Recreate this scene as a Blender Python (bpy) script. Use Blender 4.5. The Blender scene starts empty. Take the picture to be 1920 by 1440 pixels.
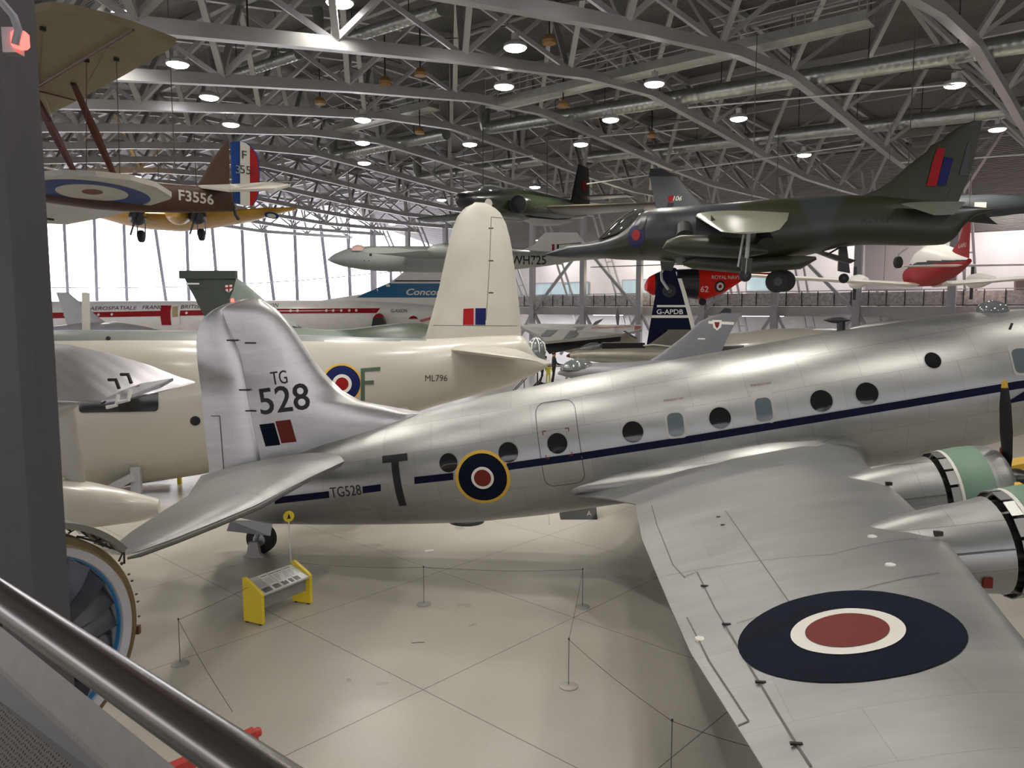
import bpy, bmesh, math, random
from mathutils import Vector, Matrix
from mathutils.bvhtree import BVHTree
random.seed(7)
R = math.radians
C = bpy.context.scene.collection

# ------------------------------------------------------------------ camera, world, exposure
EYE = Vector((0, 0, 6.6))
FPX = 1440.0                                   # focal length in pixels of the 1920 wide frame
PITCH = math.atan((720 - 577) / FPX)
cam_d = bpy.data.cameras.new('camera'); cam = bpy.data.objects.new('camera', cam_d); C.objects.link(cam)
cam.location = EYE; cam.rotation_euler = (math.pi / 2 - PITCH, 0, 0)
cam_d.sensor_width = 36; cam_d.lens = 36 * FPX / 1920; cam_d.clip_start = .05; cam_d.clip_end = 400
bpy.context.scene.camera = cam
world = bpy.data.worlds.new('world'); bpy.context.scene.world = world; world.use_nodes = True
world.node_tree.nodes['Background'].inputs[0].default_value = (.88, .88, .88, 1)
world.node_tree.nodes['Background'].inputs[1].default_value = .1
vs = bpy.context.scene.view_settings
vs.view_transform = 'Standard'; vs.look = 'None'; vs.gamma = 1; vs.use_curve_mapping = False; vs.exposure = 0.0
LAMP_W = 760.0      # watts of one roof lamp
GLASS = 6.0        # daylight coming through the translucent glazing
try:
    bpy.context.scene.cycles.use_denoising = True
    bpy.context.scene.cycles.max_bounces = 6
except Exception: pass

CP, SP = math.cos(PITCH), math.sin(PITCH)
def ray(x, y):
    u = (x - 960) / FPX; v = (720 - y) / FPX
    return Vector((u, CP + v * SP, -SP + v * CP))
def at(x, y, Y):
    r = ray(x, y); return EYE + r * (Y / r.y)
def gnd(x, y, h=0.0):
    r = ray(x, y); return EYE + r * ((h - EYE.z) / r.z)

# ------------------------------------------------------------------ materials
def mat(name, col, rough=.5, metal=0.0, var=.06, scale=1.5, emit=None, es=0, bump=0, coat=0, spec=None, rvar=0):
    m = bpy.data.materials.new(name); m.use_nodes = True
    nt = m.node_tree; b = nt.nodes['Principled BSDF']
    b.inputs['Roughness'].default_value = rough; b.inputs['Metallic'].default_value = metal
    if coat: b.inputs['Coat Weight'].default_value = coat; b.inputs['Coat Roughness'].default_value = .12
    if spec is not None: b.inputs['Specular IOR Level'].default_value = spec
    c4 = (*col, 1)
    tc = nt.nodes.new('ShaderNodeTexCoord')
    nz = nt.nodes.new('ShaderNodeTexNoise'); nz.inputs['Scale'].default_value = scale; nz.inputs['Detail'].default_value = 4
    nt.links.new(tc.outputs['Object'], nz.inputs['Vector'])
    rp = nt.nodes.new('ShaderNodeValToRGB')
    rp.color_ramp.elements[0].position = .3; rp.color_ramp.elements[1].position = .7
    rp.color_ramp.elements[0].color = (*[max(0, c * (1 - var)) for c in col], 1)
    rp.color_ramp.elements[1].color = (*[min(1, c * (1 + var)) for c in col], 1)
    nt.links.new(nz.outputs['Fac'], rp.inputs['Fac']); nt.links.new(rp.outputs['Color'], b.inputs['Base Color'])
    if rvar:
        mr = nt.nodes.new('ShaderNodeMapRange'); mr.inputs['To Min'].default_value = rough - rvar; mr.inputs['To Max'].default_value = rough + rvar
        nt.links.new(nz.outputs['Fac'], mr.inputs['Value']); nt.links.new(mr.outputs['Result'], b.inputs['Roughness'])
    if bump:
        bp = nt.nodes.new('ShaderNodeBump'); bp.inputs['Strength'].default_value = bump; bp.inputs['Distance'].default_value = .02
        nt.links.new(nz.outputs['Fac'], bp.inputs['Height']); nt.links.new(bp.outputs['Normal'], b.inputs['Normal'])
    if emit:
        b.inputs['Emission Color'].default_value = (*emit, 1); b.inputs['Emission Strength'].default_value = es
    return m
def camo(name, a, b_, rough=.3, scale=.35, thr=.5, off=(0, 0, 0)):
    m = mat(name, a, rough); nt = m.node_tree; b = nt.nodes['Principled BSDF']
    tc = nt.nodes.new('ShaderNodeTexCoord'); mp = nt.nodes.new('ShaderNodeMapping'); mp.inputs['Location'].default_value = off
    mp.inputs['Scale'].default_value = (1, 0.5, 1)
    nz = nt.nodes.new('ShaderNodeTexNoise'); nz.inputs['Scale'].default_value = scale; nz.inputs['Detail'].default_value = .6
    rp = nt.nodes.new('ShaderNodeValToRGB'); rp.color_ramp.interpolation = 'LINEAR'
    rp.color_ramp.elements[0].position = thr - .008; rp.color_ramp.elements[1].position = thr + .008
    rp.color_ramp.elements[0].color = (*a, 1); rp.color_ramp.elements[1].color = (*b_, 1)
    nt.links.new(tc.outputs['Object'], mp.inputs['Vector']); nt.links.new(mp.outputs['Vector'], nz.inputs['Vector'])
    nt.links.new(nz.outputs['Fac'], rp.inputs['Fac']); nt.links.new(rp.outputs['Color'], b.inputs['Base Color'])
    return m
def skin_mat(name, col, rough, metal, px=1.1, pz=.55, line=.55, tilt=0.0, axes='XZ'):
    """sheet metal: panels with slightly different tones, thin seams"""
    m = mat(name, col, rough, metal); nt = m.node_tree; b = nt.nodes['Principled BSDF']
    tc = nt.nodes.new('ShaderNodeTexCoord'); mp = nt.nodes.new('ShaderNodeMapping')
    if axes == 'XZ': mp.inputs['Rotation'].default_value = (R(90), 0, 0)
    mp2 = nt.nodes.new('ShaderNodeMapping'); mp2.inputs['Rotation'].default_value = (0, 0, tilt)
    br = nt.nodes.new('ShaderNodeTexBrick'); br.offset = .37
    br.inputs['Scale'].default_value = 1; br.inputs['Brick Width'].default_value = px; br.inputs['Row Height'].default_value = pz
    br.inputs['Mortar Size'].default_value = .004; br.inputs['Mortar Smooth'].default_value = .4; br.inputs['Bias'].default_value = 0
    br.inputs['Color1'].default_value = (*[c * .955 for c in col], 1); br.inputs['Color2'].default_value = (*[min(1, c * 1.035) for c in col], 1)
    br.inputs['Mortar'].default_value = (*[c * line for c in col], 1)
    nt.links.new(tc.outputs['Object'], mp.inputs['Vector']); nt.links.new(mp.outputs['Vector'], mp2.inputs['Vector'])
    nt.links.new(mp2.outputs['Vector'], br.inputs['Vector'])
    nz = nt.nodes.new('ShaderNodeTexNoise'); nz.inputs['Scale'].default_value = 1.6; nz.inputs['Detail'].default_value = 7; nz.inputs['Roughness'].default_value = .62
    mps = nt.nodes.new('ShaderNodeMapping'); mps.inputs['Scale'].default_value = (.35, 1.0, 2.2) if axes == 'XZ' else (.5, 1.6, 1)
    nt.links.new(tc.outputs['Object'], mps.inputs['Vector']); nt.links.new(mps.outputs['Vector'], nz.inputs['Vector'])
    mx = nt.nodes.new('ShaderNodeMix'); mx.data_type = 'RGBA'; mx.blend_type = 'MULTIPLY'; mx.inputs['Factor'].default_value = .42
    rp = nt.nodes.new('ShaderNodeValToRGB'); rp.color_ramp.elements[0].color = (.6, .6, .58, 1); rp.color_ramp.elements[0].position = .3; rp.color_ramp.elements[1].position = .65
    nt.links.new(nz.outputs['Fac'], rp.inputs['Fac']); nt.links.new(br.outputs['Color'], mx.inputs['A']); nt.links.new(rp.outputs['Color'], mx.inputs['B'])
    nt.links.new(mx.outputs['Result'], b.inputs['Base Color'])
    mr = nt.nodes.new('ShaderNodeMapRange'); mr.inputs['To Min'].default_value = rough - .06; mr.inputs['To Max'].default_value = rough + .08
    nt.links.new(nz.outputs['Fac'], mr.inputs['Value']); nt.links.new(mr.outputs['Result'], b.inputs['Roughness'])
    bp = nt.nodes.new('ShaderNodeBump'); bp.inputs['Strength'].default_value = .12; bp.inputs['Distance'].default_value = .01
    nt.links.new(nz.outputs['Fac'], bp.inputs['Height']); nt.links.new(bp.outputs['Normal'], b.inputs['Normal'])
    return m
def stripe_mat(name, c1, c2, axis, edges):
    """hard colour bands along one object axis; edges = list of positions where the colour flips"""
    m = mat(name, c1, .5); nt = m.node_tree; b = nt.nodes['Principled BSDF']
    return m

M = {}
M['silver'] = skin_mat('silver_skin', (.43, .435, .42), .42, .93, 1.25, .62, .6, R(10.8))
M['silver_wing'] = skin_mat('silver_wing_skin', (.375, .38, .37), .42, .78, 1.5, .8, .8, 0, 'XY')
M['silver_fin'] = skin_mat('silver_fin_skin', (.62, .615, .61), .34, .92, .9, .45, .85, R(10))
M['cream'] = mat('cream_paint', (.50, .48, .415), .28, 0, .03, .8, coat=.3)
M['cream2'] = mat('weathered_cream_paint', (.47, .455, .395), .3, 0, .12, .5, coat=.2)
M['white'] = mat('white_paint', (.84, .82, .77), .3, 0, .03)
M['offw'] = mat('white_marking_paint', (.80, .78, .72), .4, 0, .02)
M['seagrey'] = mat('dark_sea_grey_paint', (.165, .18, .165), .35, 0, .05)
M['navy'] = mat('navy_paint', (.006, .008, .028), .6, 0, .1, spec=.1)
M['navy_r'] = mat('roundel_navy_paint', (.006, .009, .020), .7, 0, .15, spec=.08)
M['blue'] = mat('roundel_blue_paint', (.007, .012, .085), .5, 0, .1, spec=.2)
M['bblue'] = mat('bright_blue_paint', (.010, .045, .20), .6, 0, .1, spec=.2)
M['cblue'] = mat('airline_blue_paint', (.012, .13, .27), .35, 0, .05)
M['dred'] = mat('dull_red_paint', (.17, .022, .014), .55, 0, .08, spec=.2)
M['red'] = mat('red_paint', (.30, .008, .010), .5, 0, .08, spec=.2)
M['vred'] = mat('vivid_red_paint', (.75, .018, .008), .5, 0, .05, spec=.2)
M['yel'] = mat('yellow_paint', (.72, .44, .04), .4, 0, .06)
M['yel2'] = mat('bright_yellow_panel', (.80, .60, .03), .45, 0, .04)
M['ayel'] = mat('trainer_yellow_paint', (.75, .42, .05), .4, 0, .08)
M['black'] = mat('black_paint', (.012, .012, .013), .35, 0, .1)
M['mark'] = mat('black_marking_paint', (.010, .010, .012), .5, 0, .1)
M['rubber'] = mat('tyre_rubber', (.018, .018, .018), .7, 0, .1)
M['glassd'] = mat('dark_window_glass', (.012, .012, .013), .08, 0, .1)
M['canopy'] = mat('canopy_glass', (.25, .28, .28), .07, .55, .05)
M['green'] = mat('cowl_green_paint', (.19, .30, .22), .5, 0, .06)
M['dgreen'] = mat('dark_green_paint', (.045, .058, .035), .4, 0, .1)
M['seagreen'] = mat('serial_green_paint', (.07, .11, .07), .5, 0, .1)
M['harrier'] = camo('harrier_camouflage', (.026, .029, .013), (.034, .040, .045), .36, .30, .52, (3, 0, 2))
M['hgreen'] = mat('matt_olive_paint', (.026, .029, .013), .4, 0, .1)
M['hgrey'] = mat('matt_slate_paint', (.032, .038, .044), .42, 0, .1)
M['hunder'] = mat('light_underside_paint', (.25, .26, .20), .28, .2, .06)
M['cf'] = camo('night_fighter_green', (.030, .040, .022), (.10, .11, .10), .2, .3, .62, (1, 0, 3))
M['vulcan'] = camo('bomber_camouflage', (.048, .062, .044), (.21, .245, .21), .4, .13, .5, (5, 0, 0))
M['vgreen'] = mat('bomber_green', (.045, .060, .042), .45, 0, .05)
M['vgrey'] = mat('bomber_grey_green', (.23, .27, .24), .45, 0, .05)
M['canb'] = mat('canberra_grey', (.33, .36, .33), .3, 0, .03, .5)
M['jetgrey'] = mat('blue_grey_paint', (.07, .08, .085), .4, 0, .05)
M['typh'] = mat('cool_grey_paint', (.185, .19, .21), .4, 0, .05)
M['wood'] = mat('dark_red_wood', (.085, .018, .012), .3, 0, .2, 6)
M['linen'] = mat('doped_linen', (.25, .205, .115), .65, 0, .08, 3)
M['linenw'] = mat('pale_doped_fabric', (.52, .50, .44), .5, 0, .04, 2)
M['brown'] = mat('brown_dope', (.065, .026, .011), .5, 0, .12, 2)
M['steel'] = mat('painted_roof_steel', (.42, .42, .41), .38, .25, .06, 1)
M['steel2'] = mat('grey_column_paint', (.40, .40, .42), .5, 0, .05, 1)
M['galv'] = mat('galvanised_duct', (.50, .52, .48), .33, .85, .12, 3)
M['gal2'] = mat('galvanised_catwalk', (.55, .56, .50), .4, .7, .1, 3)
M['dark'] = mat('dark_metal', (.03, .03, .03), .5, .3, .1)
M['cable'] = mat('cable', (.06, .05, .045), .6)
M['rail'] = mat('handrail_metal', (.25, .235, .21), .24, .85, .05, 8)
M['railflat'] = mat('grey_rail_paint', (.36, .33, .28), .5, .1, .06, 40)
M['orange'] = mat('orange_fixture_paint', (.30, .16, .05), .5, 0, .2)
M['lampg'] = mat('lamp_glow', (.9, .9, .9), .5, emit=(1, .93, .97), es=30)
M['lamph'] = mat('lamp_housing', (.6, .6, .58), .4, .5)
M['redlamp'] = mat('red_lamp_glow', (.9, .05, .05), .4, emit=(1, .05, .04), es=7)
M['tube'] = mat('fluorescent_tube', (.9, .9, .9), .4, emit=(.9, .9, 1), es=6)
M['fanb'] = mat('fan_blade_metal', (.075, .08, .09), .33, .8, .15, 5)
M['tan'] = mat('tan_casing', (.42, .32, .17), .45, .2, .1, 4)
M['ltring'] = mat('pale_ring', (.50, .50, .52), .5, .2, .05, 6)
M['bring'] = mat('blue_liner', (.04, .25, .50), .4, 0, .1)
M['skin'] = mat('skin', (.5, .28, .2), .5)
M['cloth'] = mat('dark_cloth', (.02, .02, .026), .8)

# ------------------------------------------------------------------ mesh builder
class MB:
    def __init__(s): s.v = []; s.f = []; s.m = []; s.cur = 0
    def add(s, vs_, fs): 
        o = len(s.v); s.v += [tuple(v) for v in vs_]; s.f += [tuple(i + o for i in f) for f in fs]; s.m += [s.cur] * len(fs); return s
    def box(s, c, d, rz=0):
        c = Vector(c); d = Vector(d) / 2; r = Matrix.Rotation(rz, 3, 'Z')
        vs_ = [c + r @ Vector((x * d.x, y * d.y, z * d.z)) for x in (-1, 1) for y in (-1, 1) for z in (-1, 1)]
        return s.add(vs_, [(0, 1, 3, 2), (4, 6, 7, 5), (0, 4, 5, 1), (2, 3, 7, 6), (0, 2, 6, 4), (1, 5, 7, 3)])
    def bar(s, a, b, w, h=None, up=(0, 0, 1)):
        a = Vector(a); b = Vector(b); d = (b - a); h = h or w
        if d.length < 1e-6: return s
        d.normalize(); u = Vector(up)
        if abs(d.dot(u)) > .98: u = Vector((1, 0, 0))
        x = d.cross(u).normalized() * w / 2; y = x.cross(d).normalized() * h / 2
        vs_ = [p + sx * x + sy * y for p in (a, b) for sx, sy in ((-1, -1), (1, -1), (1, 1), (-1, 1))]
        return s.add(vs_, [(3, 2, 1, 0), (4, 5, 6, 7), (0, 1, 5, 4), (1, 2, 6, 5), (2, 3, 7, 6), (3, 0, 4, 7)])
    def loft(s, rings, cap=True, closed=True):
        n = len(rings[0]); vs_ = [p for r in rings for p in r]; fs = []
        for i in range(len(rings) - 1):
            for j in range(n if closed else n - 1):
                k = (j + 1) % n; fs.append((i * n + j, i * n + k, (i + 1) * n + k, (i + 1) * n + j))
        if cap: fs.append(tuple(range(n - 1, -1, -1))); fs.append(tuple((len(rings) - 1) * n + j for j in range(n)))
        return s.add(vs_, fs)
    def tube(s, pts, r, n=8, cap=True):
        pts = [Vector(p) for p in pts]; rs = r if isinstance(r, (list, tuple)) else [r] * len(pts)
        rings = []; u = None
        for i, p in enumerate(pts):
            d = (pts[min(i + 1, len(pts) - 1)] - pts[max(i - 1, 0)]).normalized()
            if u is None: u = d.orthogonal().normalized()
            u = (u - d * u.dot(d)).normalized(); v = d.cross(u)
            rings.append([p + rs[i] * (math.cos(t) * u + math.sin(t) * v) for t in [2 * math.pi * k / n for k in range(n)]])
        return s.loft(rings, cap)
    def lathe(s, o, d, prof, n=24, cap=True):
        """prof = [(distance along d, radius)]"""
        o = Vector(o); d = Vector(d).normalized(); u = d.orthogonal().normalized(); v = d.cross(u)
        return s.loft([[o + d * a + r * (math.cos(t) * u + math.sin(t) * v) for t in [2 * math.pi * k / n for k in range(n)]] for a, r in prof], cap)
    def prism(s, poly, vec):
        n = len(poly); v = Vector(vec); a = [Vector(p) for p in poly]
        return s.add(a + [p + v for p in a], [tuple(range(n - 1, -1, -1)), tuple(range(n, 2 * n))] + [(i, (i + 1) % n, (i + 1) % n + n, i + n) for i in range(n)])
    def tree(s): return BVHTree.FromPolygons([Vector(v) for v in s.v], s.f)
    def build(s, name, mats, parent=None, smooth=True, ang=35):
        me = bpy.data.meshes.new(name); me.from_pydata(s.v, [], s.f); me.validate()
        mats = mats if isinstance(mats, (list, tuple)) else [mats]
        for m in mats: me.materials.append(m)
        if len(mats) > 1:
            for p, i in zip(me.polygons, s.m): p.material_index = i
        bm = bmesh.new(); bm.from_mesh(me); bmesh.ops.recalc_face_normals(bm, faces=bm.faces)
        if smooth:
            for f in bm.faces: f.smooth = True
            for e in bm.edges:
                if len(e.link_faces) == 2 and e.calc_face_angle(0) > R(ang): e.smooth = False
        bm.to_mesh(me); bm.free()
        o = bpy.data.objects.new(name, me); C.objects.link(o)
        if parent is not None:
            o.parent = parent
            if 'zo' in parent: o.location.z = -parent['zo']
        return o

def tag(o, label=None, cat=None, group=None, kind=None):
    if label: o['label'] = label
    if cat: o['category'] = cat
    if group: o['group'] = group
    if kind: o['kind'] = kind
    return o
def empty(name, loc, rz=0, label=None, cat=None, group=None):
    o = bpy.data.objects.new(name, None); o.empty_display_size = .3; C.objects.link(o); o.location = loc; o.rotation_euler.z = rz
    return tag(o, label, cat, group)
def copy_tree(o, parent=None):
    c = o.copy(); C.objects.link(c)
    if parent is not None: c.parent = parent
    for ch in list(o.children): copy_tree(ch, c)
    return c
def lerp(a, b, t): return a + (b - a) * t
def interp(pl, x):
    """pl sorted by first value"""
    if x <= pl[0][0]: return pl[0][1]
    for (a, b), (c, d) in zip(pl, pl[1:]):
        if x <= c: return b + (d - b) * (x - a) / max(c - a, 1e-9)
    return pl[-1][1]

# ------------------------------------------------------------------ aircraft frame: s to the right of the photo, q away from the camera, z up
class Fr:
    def __init__(f, name, P0, deg, label, cat='aircraft', zo=0, group=None):
        f.P = Vector((P0[0], P0[1], 0)); f.a = R(deg); f.D = Vector((math.cos(f.a), math.sin(f.a), 0)); f.N = Vector((-f.D.y, f.D.x, 0))
        f.root = empty(name, (P0[0], P0[1], zo), f.a, label, cat, group); f.root['zo'] = zo
        f.zo = zo
    def loc(f, X): 
        d = Vector((X[0], X[1], 0)) - f.P; return Vector((d.dot(f.D), d.dot(f.N), X[2]))
    def ray(f, x, y):
        r = ray(x, y); return f.loc(EYE), Vector((r.dot(f.D), r.dot(f.N), r.z))
    def pt(f, x, y, q=0):
        o, d = f.ray(x, y); return o + d * ((q - o.y) / d.y)
    def sh(f, x, y, q=0): p = f.pt(x, y, q); return (p.x, p.z)
    def pl(f, x, y, h0, s0=0, ss=0, sq=0):
        """hit with the tilted plane z = h0 + (s-s0)*ss - q*sq"""
        o, d = f.ray(x, y)
        g = lambda p: p.z - (h0 + (p.x - s0) * ss - p.y * sq)
        a, b = g(o), g(o + d); return o + d * (-a / (b - a))
    def hit(f, x, y, tree):
        o, d = f.ray(x, y); h = tree.ray_cast(o, d.normalized()); return h[0]
    def part(f, name, mb, m, smooth=True, parent=None, label=None, ang=35):
        if parent is None: o = mb.build(name, m, f.root, smooth, ang)
        else: o = mb.build(name, m, parent, smooth, ang)
        if label: o['label'] = label
        return o

def body(f, top, bot, wid=1.0, n=28, N=36, sup=2.0, ends=(True, True), qc=0):
    """fuselage from a top and bottom outline (pixels, or ('m', s, z)); wid = width/height ratio or [(s, halfwidth)]"""
    cv = lambda L: sorted([(p[1], p[2]) if p[0] == 'm' else f.sh(p[0], p[1], qc) for p in L])
    T, B = cv(top), cv(bot); s0 = max(T[0][0], B[0][0]); s1 = min(T[-1][0], B[-1][0])
    s0, s1 = min(T[0][0], B[0][0]), max(T[-1][0], B[-1][0])
    rings = []
    for i in range(N + 1):
        u = i / N; u = u - math.sin(2 * math.pi * u) / (2 * math.pi) * .6
        s = lerp(s0, s1, u); t = interp(T, s); b = interp(B, s)
        if t - b < .02: m_ = (t + b) / 2; t, b = m_ + .01, m_ - .01
        c = (t + b) / 2; hh = (t - b) / 2; hw = interp(wid, s) if isinstance(wid, list) else hh * wid
        ring = []
        for k in range(n):
            a = 2 * math.pi * k / n; ca, sa = math.cos(a), math.sin(a)
            ex = 2 / sup
            ring.append(Vector((s, qc + hw * math.copysign(abs(ca) ** ex, ca), c + hh * math.copysign(abs(sa) ** ex, sa))))
        rings.append(ring)
    return MB().loft(rings)
def yt(x): return 5 * (.2969 * math.sqrt(max(x, 0)) - .126 * x - .3516 * x * x + .2843 * x ** 3 - .1015 * x ** 4)
XS = [1, .93, .8, .65, .5, .36, .24, .14, .07, .025, 0]
def foil(LE, TE, t, up=(0, 0, 1), camber=0.0):
    LE = Vector(LE); TE = Vector(TE); c = (TE - LE).length; up = Vector(up)
    P = lambda x, sg: LE + (TE - LE) * x + up * (sg * yt(x) * t * c + camber * c * 4 * x * (1 - x))
    return [P(x, 1) for x in XS] + [P(x, -1) for x in XS[-2:0:-1]] + [P(1, -1) - up * .004]
def wing(stations, up=(0, 0, 1), camber=0.0, sub=3):
    rings = []
    for i in range(len(stations) - 1):
        a, b = stations[i], stations[i + 1]
        for j in range(sub): 
            u = j / sub; rings.append(foil(Vector(a[0]).lerp(Vector(b[0]), u), Vector(a[1]).lerp(Vector(b[1]), u), lerp(a[2], b[2], u), up, camber))
    a = stations[-1]; rings.append(foil(a[0], a[1], a[2], up, camber))
    return MB().loft(rings)
def fin(f, le, te, t=.1, N=14, q=0, h0=None, h1=None):
    """upright surface from leading and trailing outlines, bottom to top (pixels or ('m', s, z))"""
    cv = lambda L: sorted([(p[2], p[1]) if p[0] == 'm' else tuple(reversed(f.sh(p[0], p[1], q))) for p in L])
    A, B = cv(le), cv(te); lo = h0 if h0 is not None else min(A[0][0], B[0][0]); hi = h1 if h1 is not None else max(A[-1][0], B[-1][0])
    rings = []
    for i in range(N + 1):
        u = 1 - (1 - i / N) ** 1.5; h = lerp(lo, hi, u); a, b = interp(A, h), interp(B, h)
        if abs(a - b) < .05: b = a + math.copysign(.05, b - a)
        k = t if not isinstance(t, (list, tuple)) else lerp(t[0], t[1], u)
        rings.append(foil((a, q, h), (b, q, h), k, (0, 1, 0)))
    return MB().loft(rings)

# ------------------------------------------------------------------ markings laid on a surface
def circ(r, n=40, cx=0, cy=0): return [(cx + r * math.cos(2 * math.pi * k / n), cy + r * math.sin(2 * math.pi * k / n)) for k in range(n)]
def rect(w, h, cx=0, cy=0): return [(cx - w / 2, cy - h / 2), (cx + w / 2, cy - h / 2), (cx + w / 2, cy + h / 2), (cx - w / 2, cy + h / 2)]
def text2d(txt, h, wide=1.0, bold=0, shear=0, sp=1.0):
    cu = bpy.data.curves.new('t', 'FONT'); cu.body = txt; cu.size = 1; cu.resolution_u = 3; cu.offset = bold; cu.shear = shear; cu.space_character = sp
    o = bpy.data.objects.new('t', cu); C.objects.link(o); bpy.context.view_layer.update()
    me = bpy.data.meshes.new_from_object(o.evaluated_get(bpy.context.evaluated_depsgraph_get()))
    vs_ = [(v.co.x, v.co.y) for v in me.vertices]; fs = [tuple(p.vertices) for p in me.polygons]
    bpy.data.objects.remove(o); bpy.data.curves.remove(cu); bpy.data.meshes.remove(me)
    x0 = min(v[0] for v in vs_); x1 = max(v[0] for v in vs_); y0 = min(v[1] for v in vs_); y1 = max(v[1] for v in vs_)
    k = h / (y1 - y0)
    return [((v[0] - (x0 + x1) / 2) * k * wide, (v[1] - (y0 + y1) / 2) * k) for v in vs_], fs
def decal(f, name, tree, shp, m, origin, ang=0.0, off=.01, axis='side', grid=.25, parent=None, label=None, flip=1, shx=0):
    """shp = polygon list or (verts, faces) in metres; origin = (s, z) for side or (s, q) for top"""
    if isinstance(shp, tuple): vs_, fs = shp
    else:
        vs_, fs = [], []
        for p in shp: o = len(vs_); vs_ += p; fs.append(tuple(range(o, o + len(p))))
    ca, sa = math.cos(ang), math.sin(ang)
    bm = bmesh.new()
    bv = []
    for x, y in vs_:
        x = x * flip + y * shx
        bv.append(bm.verts.new((origin[0] + x * ca - y * sa, origin[1] + x * sa + y * ca, 0)))
    for f_ in fs:
        try: bm.faces.new([bv[i] for i in f_])
        except Exception: pass
    xs = [v.co.x for v in bm.verts]; ys = [v.co.y for v in bm.verts]
    for lo, hi, no in ((min(xs), max(xs), (1, 0, 0)), (min(ys), max(ys), (0, 1, 0))):
        x = math.ceil(lo / grid) * grid
        while x < hi:
            co = (x, 0, 0) if no[0] else (0, x, 0)
            bmesh.ops.bisect_plane(bm, geom=bm.verts[:] + bm.edges[:] + bm.faces[:], plane_co=co, plane_no=no); x += grid
    mb = MB(); dead = set(); pos = []
    for i, v in enumerate(bm.verts):
        v.index = i; a, b = v.co.x, v.co.y
        if axis == 'side': o, d = Vector((a, -60, b)), Vector((0, 1, 0))
        elif axis == 'top': o, d = Vector((a, b, 60)), Vector((0, 0, -1))
        else: o, d = Vector((a, b, -60)), Vector((0, 0, 1))
        h = tree.ray_cast(o, d)
        if h[0] is None: dead.add(i); pos.append(Vector((0, 0, 0)))
        else:
            nn = h[1] if h[1].dot(d) < 0 else -h[1]; pos.append(h[0] + nn * off)
    fs = [tuple(v.index for v in fc.verts) for fc in bm.faces if not any(v.index in dead for v in fc.verts)]
    used = sorted({i for fc in fs for i in fc}); mp = {i: k for k, i in enumerate(used)}
    mb.add([pos[i] for i in used], [tuple(mp[i] for i in fc) for fc in fs]); bm.free()
    if not mb.f: return None
    me = bpy.data.meshes.new(name); me.from_pydata(mb.v, [], mb.f); me.materials.append(m)
    for p in me.polygons: p.use_smooth = True
    o = bpy.data.objects.new(name, me); C.objects.link(o)
    p = parent if parent is not None else f.root; o.parent = p
    if parent is None: o.location.z = -f.zo
    if label: o['label'] = label
    return o
def roundel(f, tree, origin, rs, mats, ang=0, axis='side', off=.008, name='roundel'):
    first = None
    for k, (r, m) in enumerate(zip(rs, mats)):
        o = decal(f, name if k == 0 else name + '_ring', tree, [circ(r, 48)], m, origin, ang, off + .006 * k, axis, .2)
        if first is None: first = o
        elif o is not None and first is not None:
            o.parent = first; o.location = (0, 0, 0)
    return first

# ================================================================== THE HALL
K0 = Vector((1.98, 75, 0)); WD = Vector((.756, -.658, 0)); ND = Vector((-.658, -.756, 0))
def W(k, t, h=0): return K0 + WD * (6 * k) + ND * t + Vector((0, 0, h))
HL = [(-3, 14.7), (5, 14.55), (10.8, 14.5), (16.8, 14.85), (22.9, 15.35), (28.6, 15.75), (31, 15.65), (34.3, 15.35), (39.8, 14.5), (44.7, 13.7), (50, 12.8), (56, 11.7), (64, 10.3)]
ZO = [(-9, .6), (1, .5), (2, .45), (3, .35), (4, .15), (5, -.05), (6, -.45), (7, -.6), (9, -.9)]
hl = lambda t: interp(HL, t)
# floor -------------------------------------------------------------
fm = mat('polished_concrete', (.475, .452, .395), .3, 0, .06, .35, rvar=.08)
nt = fm.node_tree; b = nt.nodes['Principled BSDF']; src = b.inputs['Base Color'].links[0].from_socket
tc = nt.nodes.new('ShaderNodeTexCoord'); mp = nt.nodes.new('ShaderNodeMapping'); mp.vector_type = 'POINT'
mp.inputs['Rotation'].default_value = (0, 0, R(-47.5)); nt.links.new(tc.outputs['Object'], mp.inputs['Vector'])
sx = nt.nodes.new('ShaderNodeSeparateXYZ'); nt.links.new(mp.outputs['Vector'], sx.inputs[0])
masks = []
for ax, off in (('Y', 9.75), ('X', 8.35)):
    a = nt.nodes.new('ShaderNodeMath'); a.operation = 'SUBTRACT'; a.inputs[1].default_value = off; nt.links.new(sx.outputs[ax], a.inputs[0])
    p = nt.nodes.new('ShaderNodeMath'); p.operation = 'PINGPONG'; p.inputs[1].default_value = 2.12; nt.links.new(a.outputs[0], p.inputs[0])
    l = nt.nodes.new('ShaderNodeMath'); l.operation = 'LESS_THAN'; l.inputs[1].default_value = .008; nt.links.new(p.outputs[0], l.inputs[0]); masks.append(l)
mxx = nt.nodes.new('ShaderNodeMath'); mxx.operation = 'MAXIMUM'; nt.links.new(masks[0].outputs[0], mxx.inputs[0]); nt.links.new(masks[1].outputs[0], mxx.inputs[1])
nz2 = nt.nodes.new('ShaderNodeTexNoise'); nz2.inputs['Scale'].default_value = 22; nz2.inputs['Detail'].default_value = 6; nt.links.new(tc.outputs['Object'], nz2.inputs['Vector'])
r2 = nt.nodes.new('ShaderNodeValToRGB'); r2.color_ramp.elements[0].position = .25; r2.color_ramp.elements[1].position = .5; r2.color_ramp.elements[0].color = (.90, .89, .88, 1)
nt.links.new(nz2.outputs['Fac'], r2.inputs['Fac'])
m1 = nt.nodes.new('ShaderNodeMix'); m1.data_type = 'RGBA'; m1.blend_type = 'MULTIPLY'; m1.inputs['Factor'].default_value = 1
nt.links.new(src, m1.inputs['A']); nt.links.new(r2.outputs['Color'], m1.inputs['B'])
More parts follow.
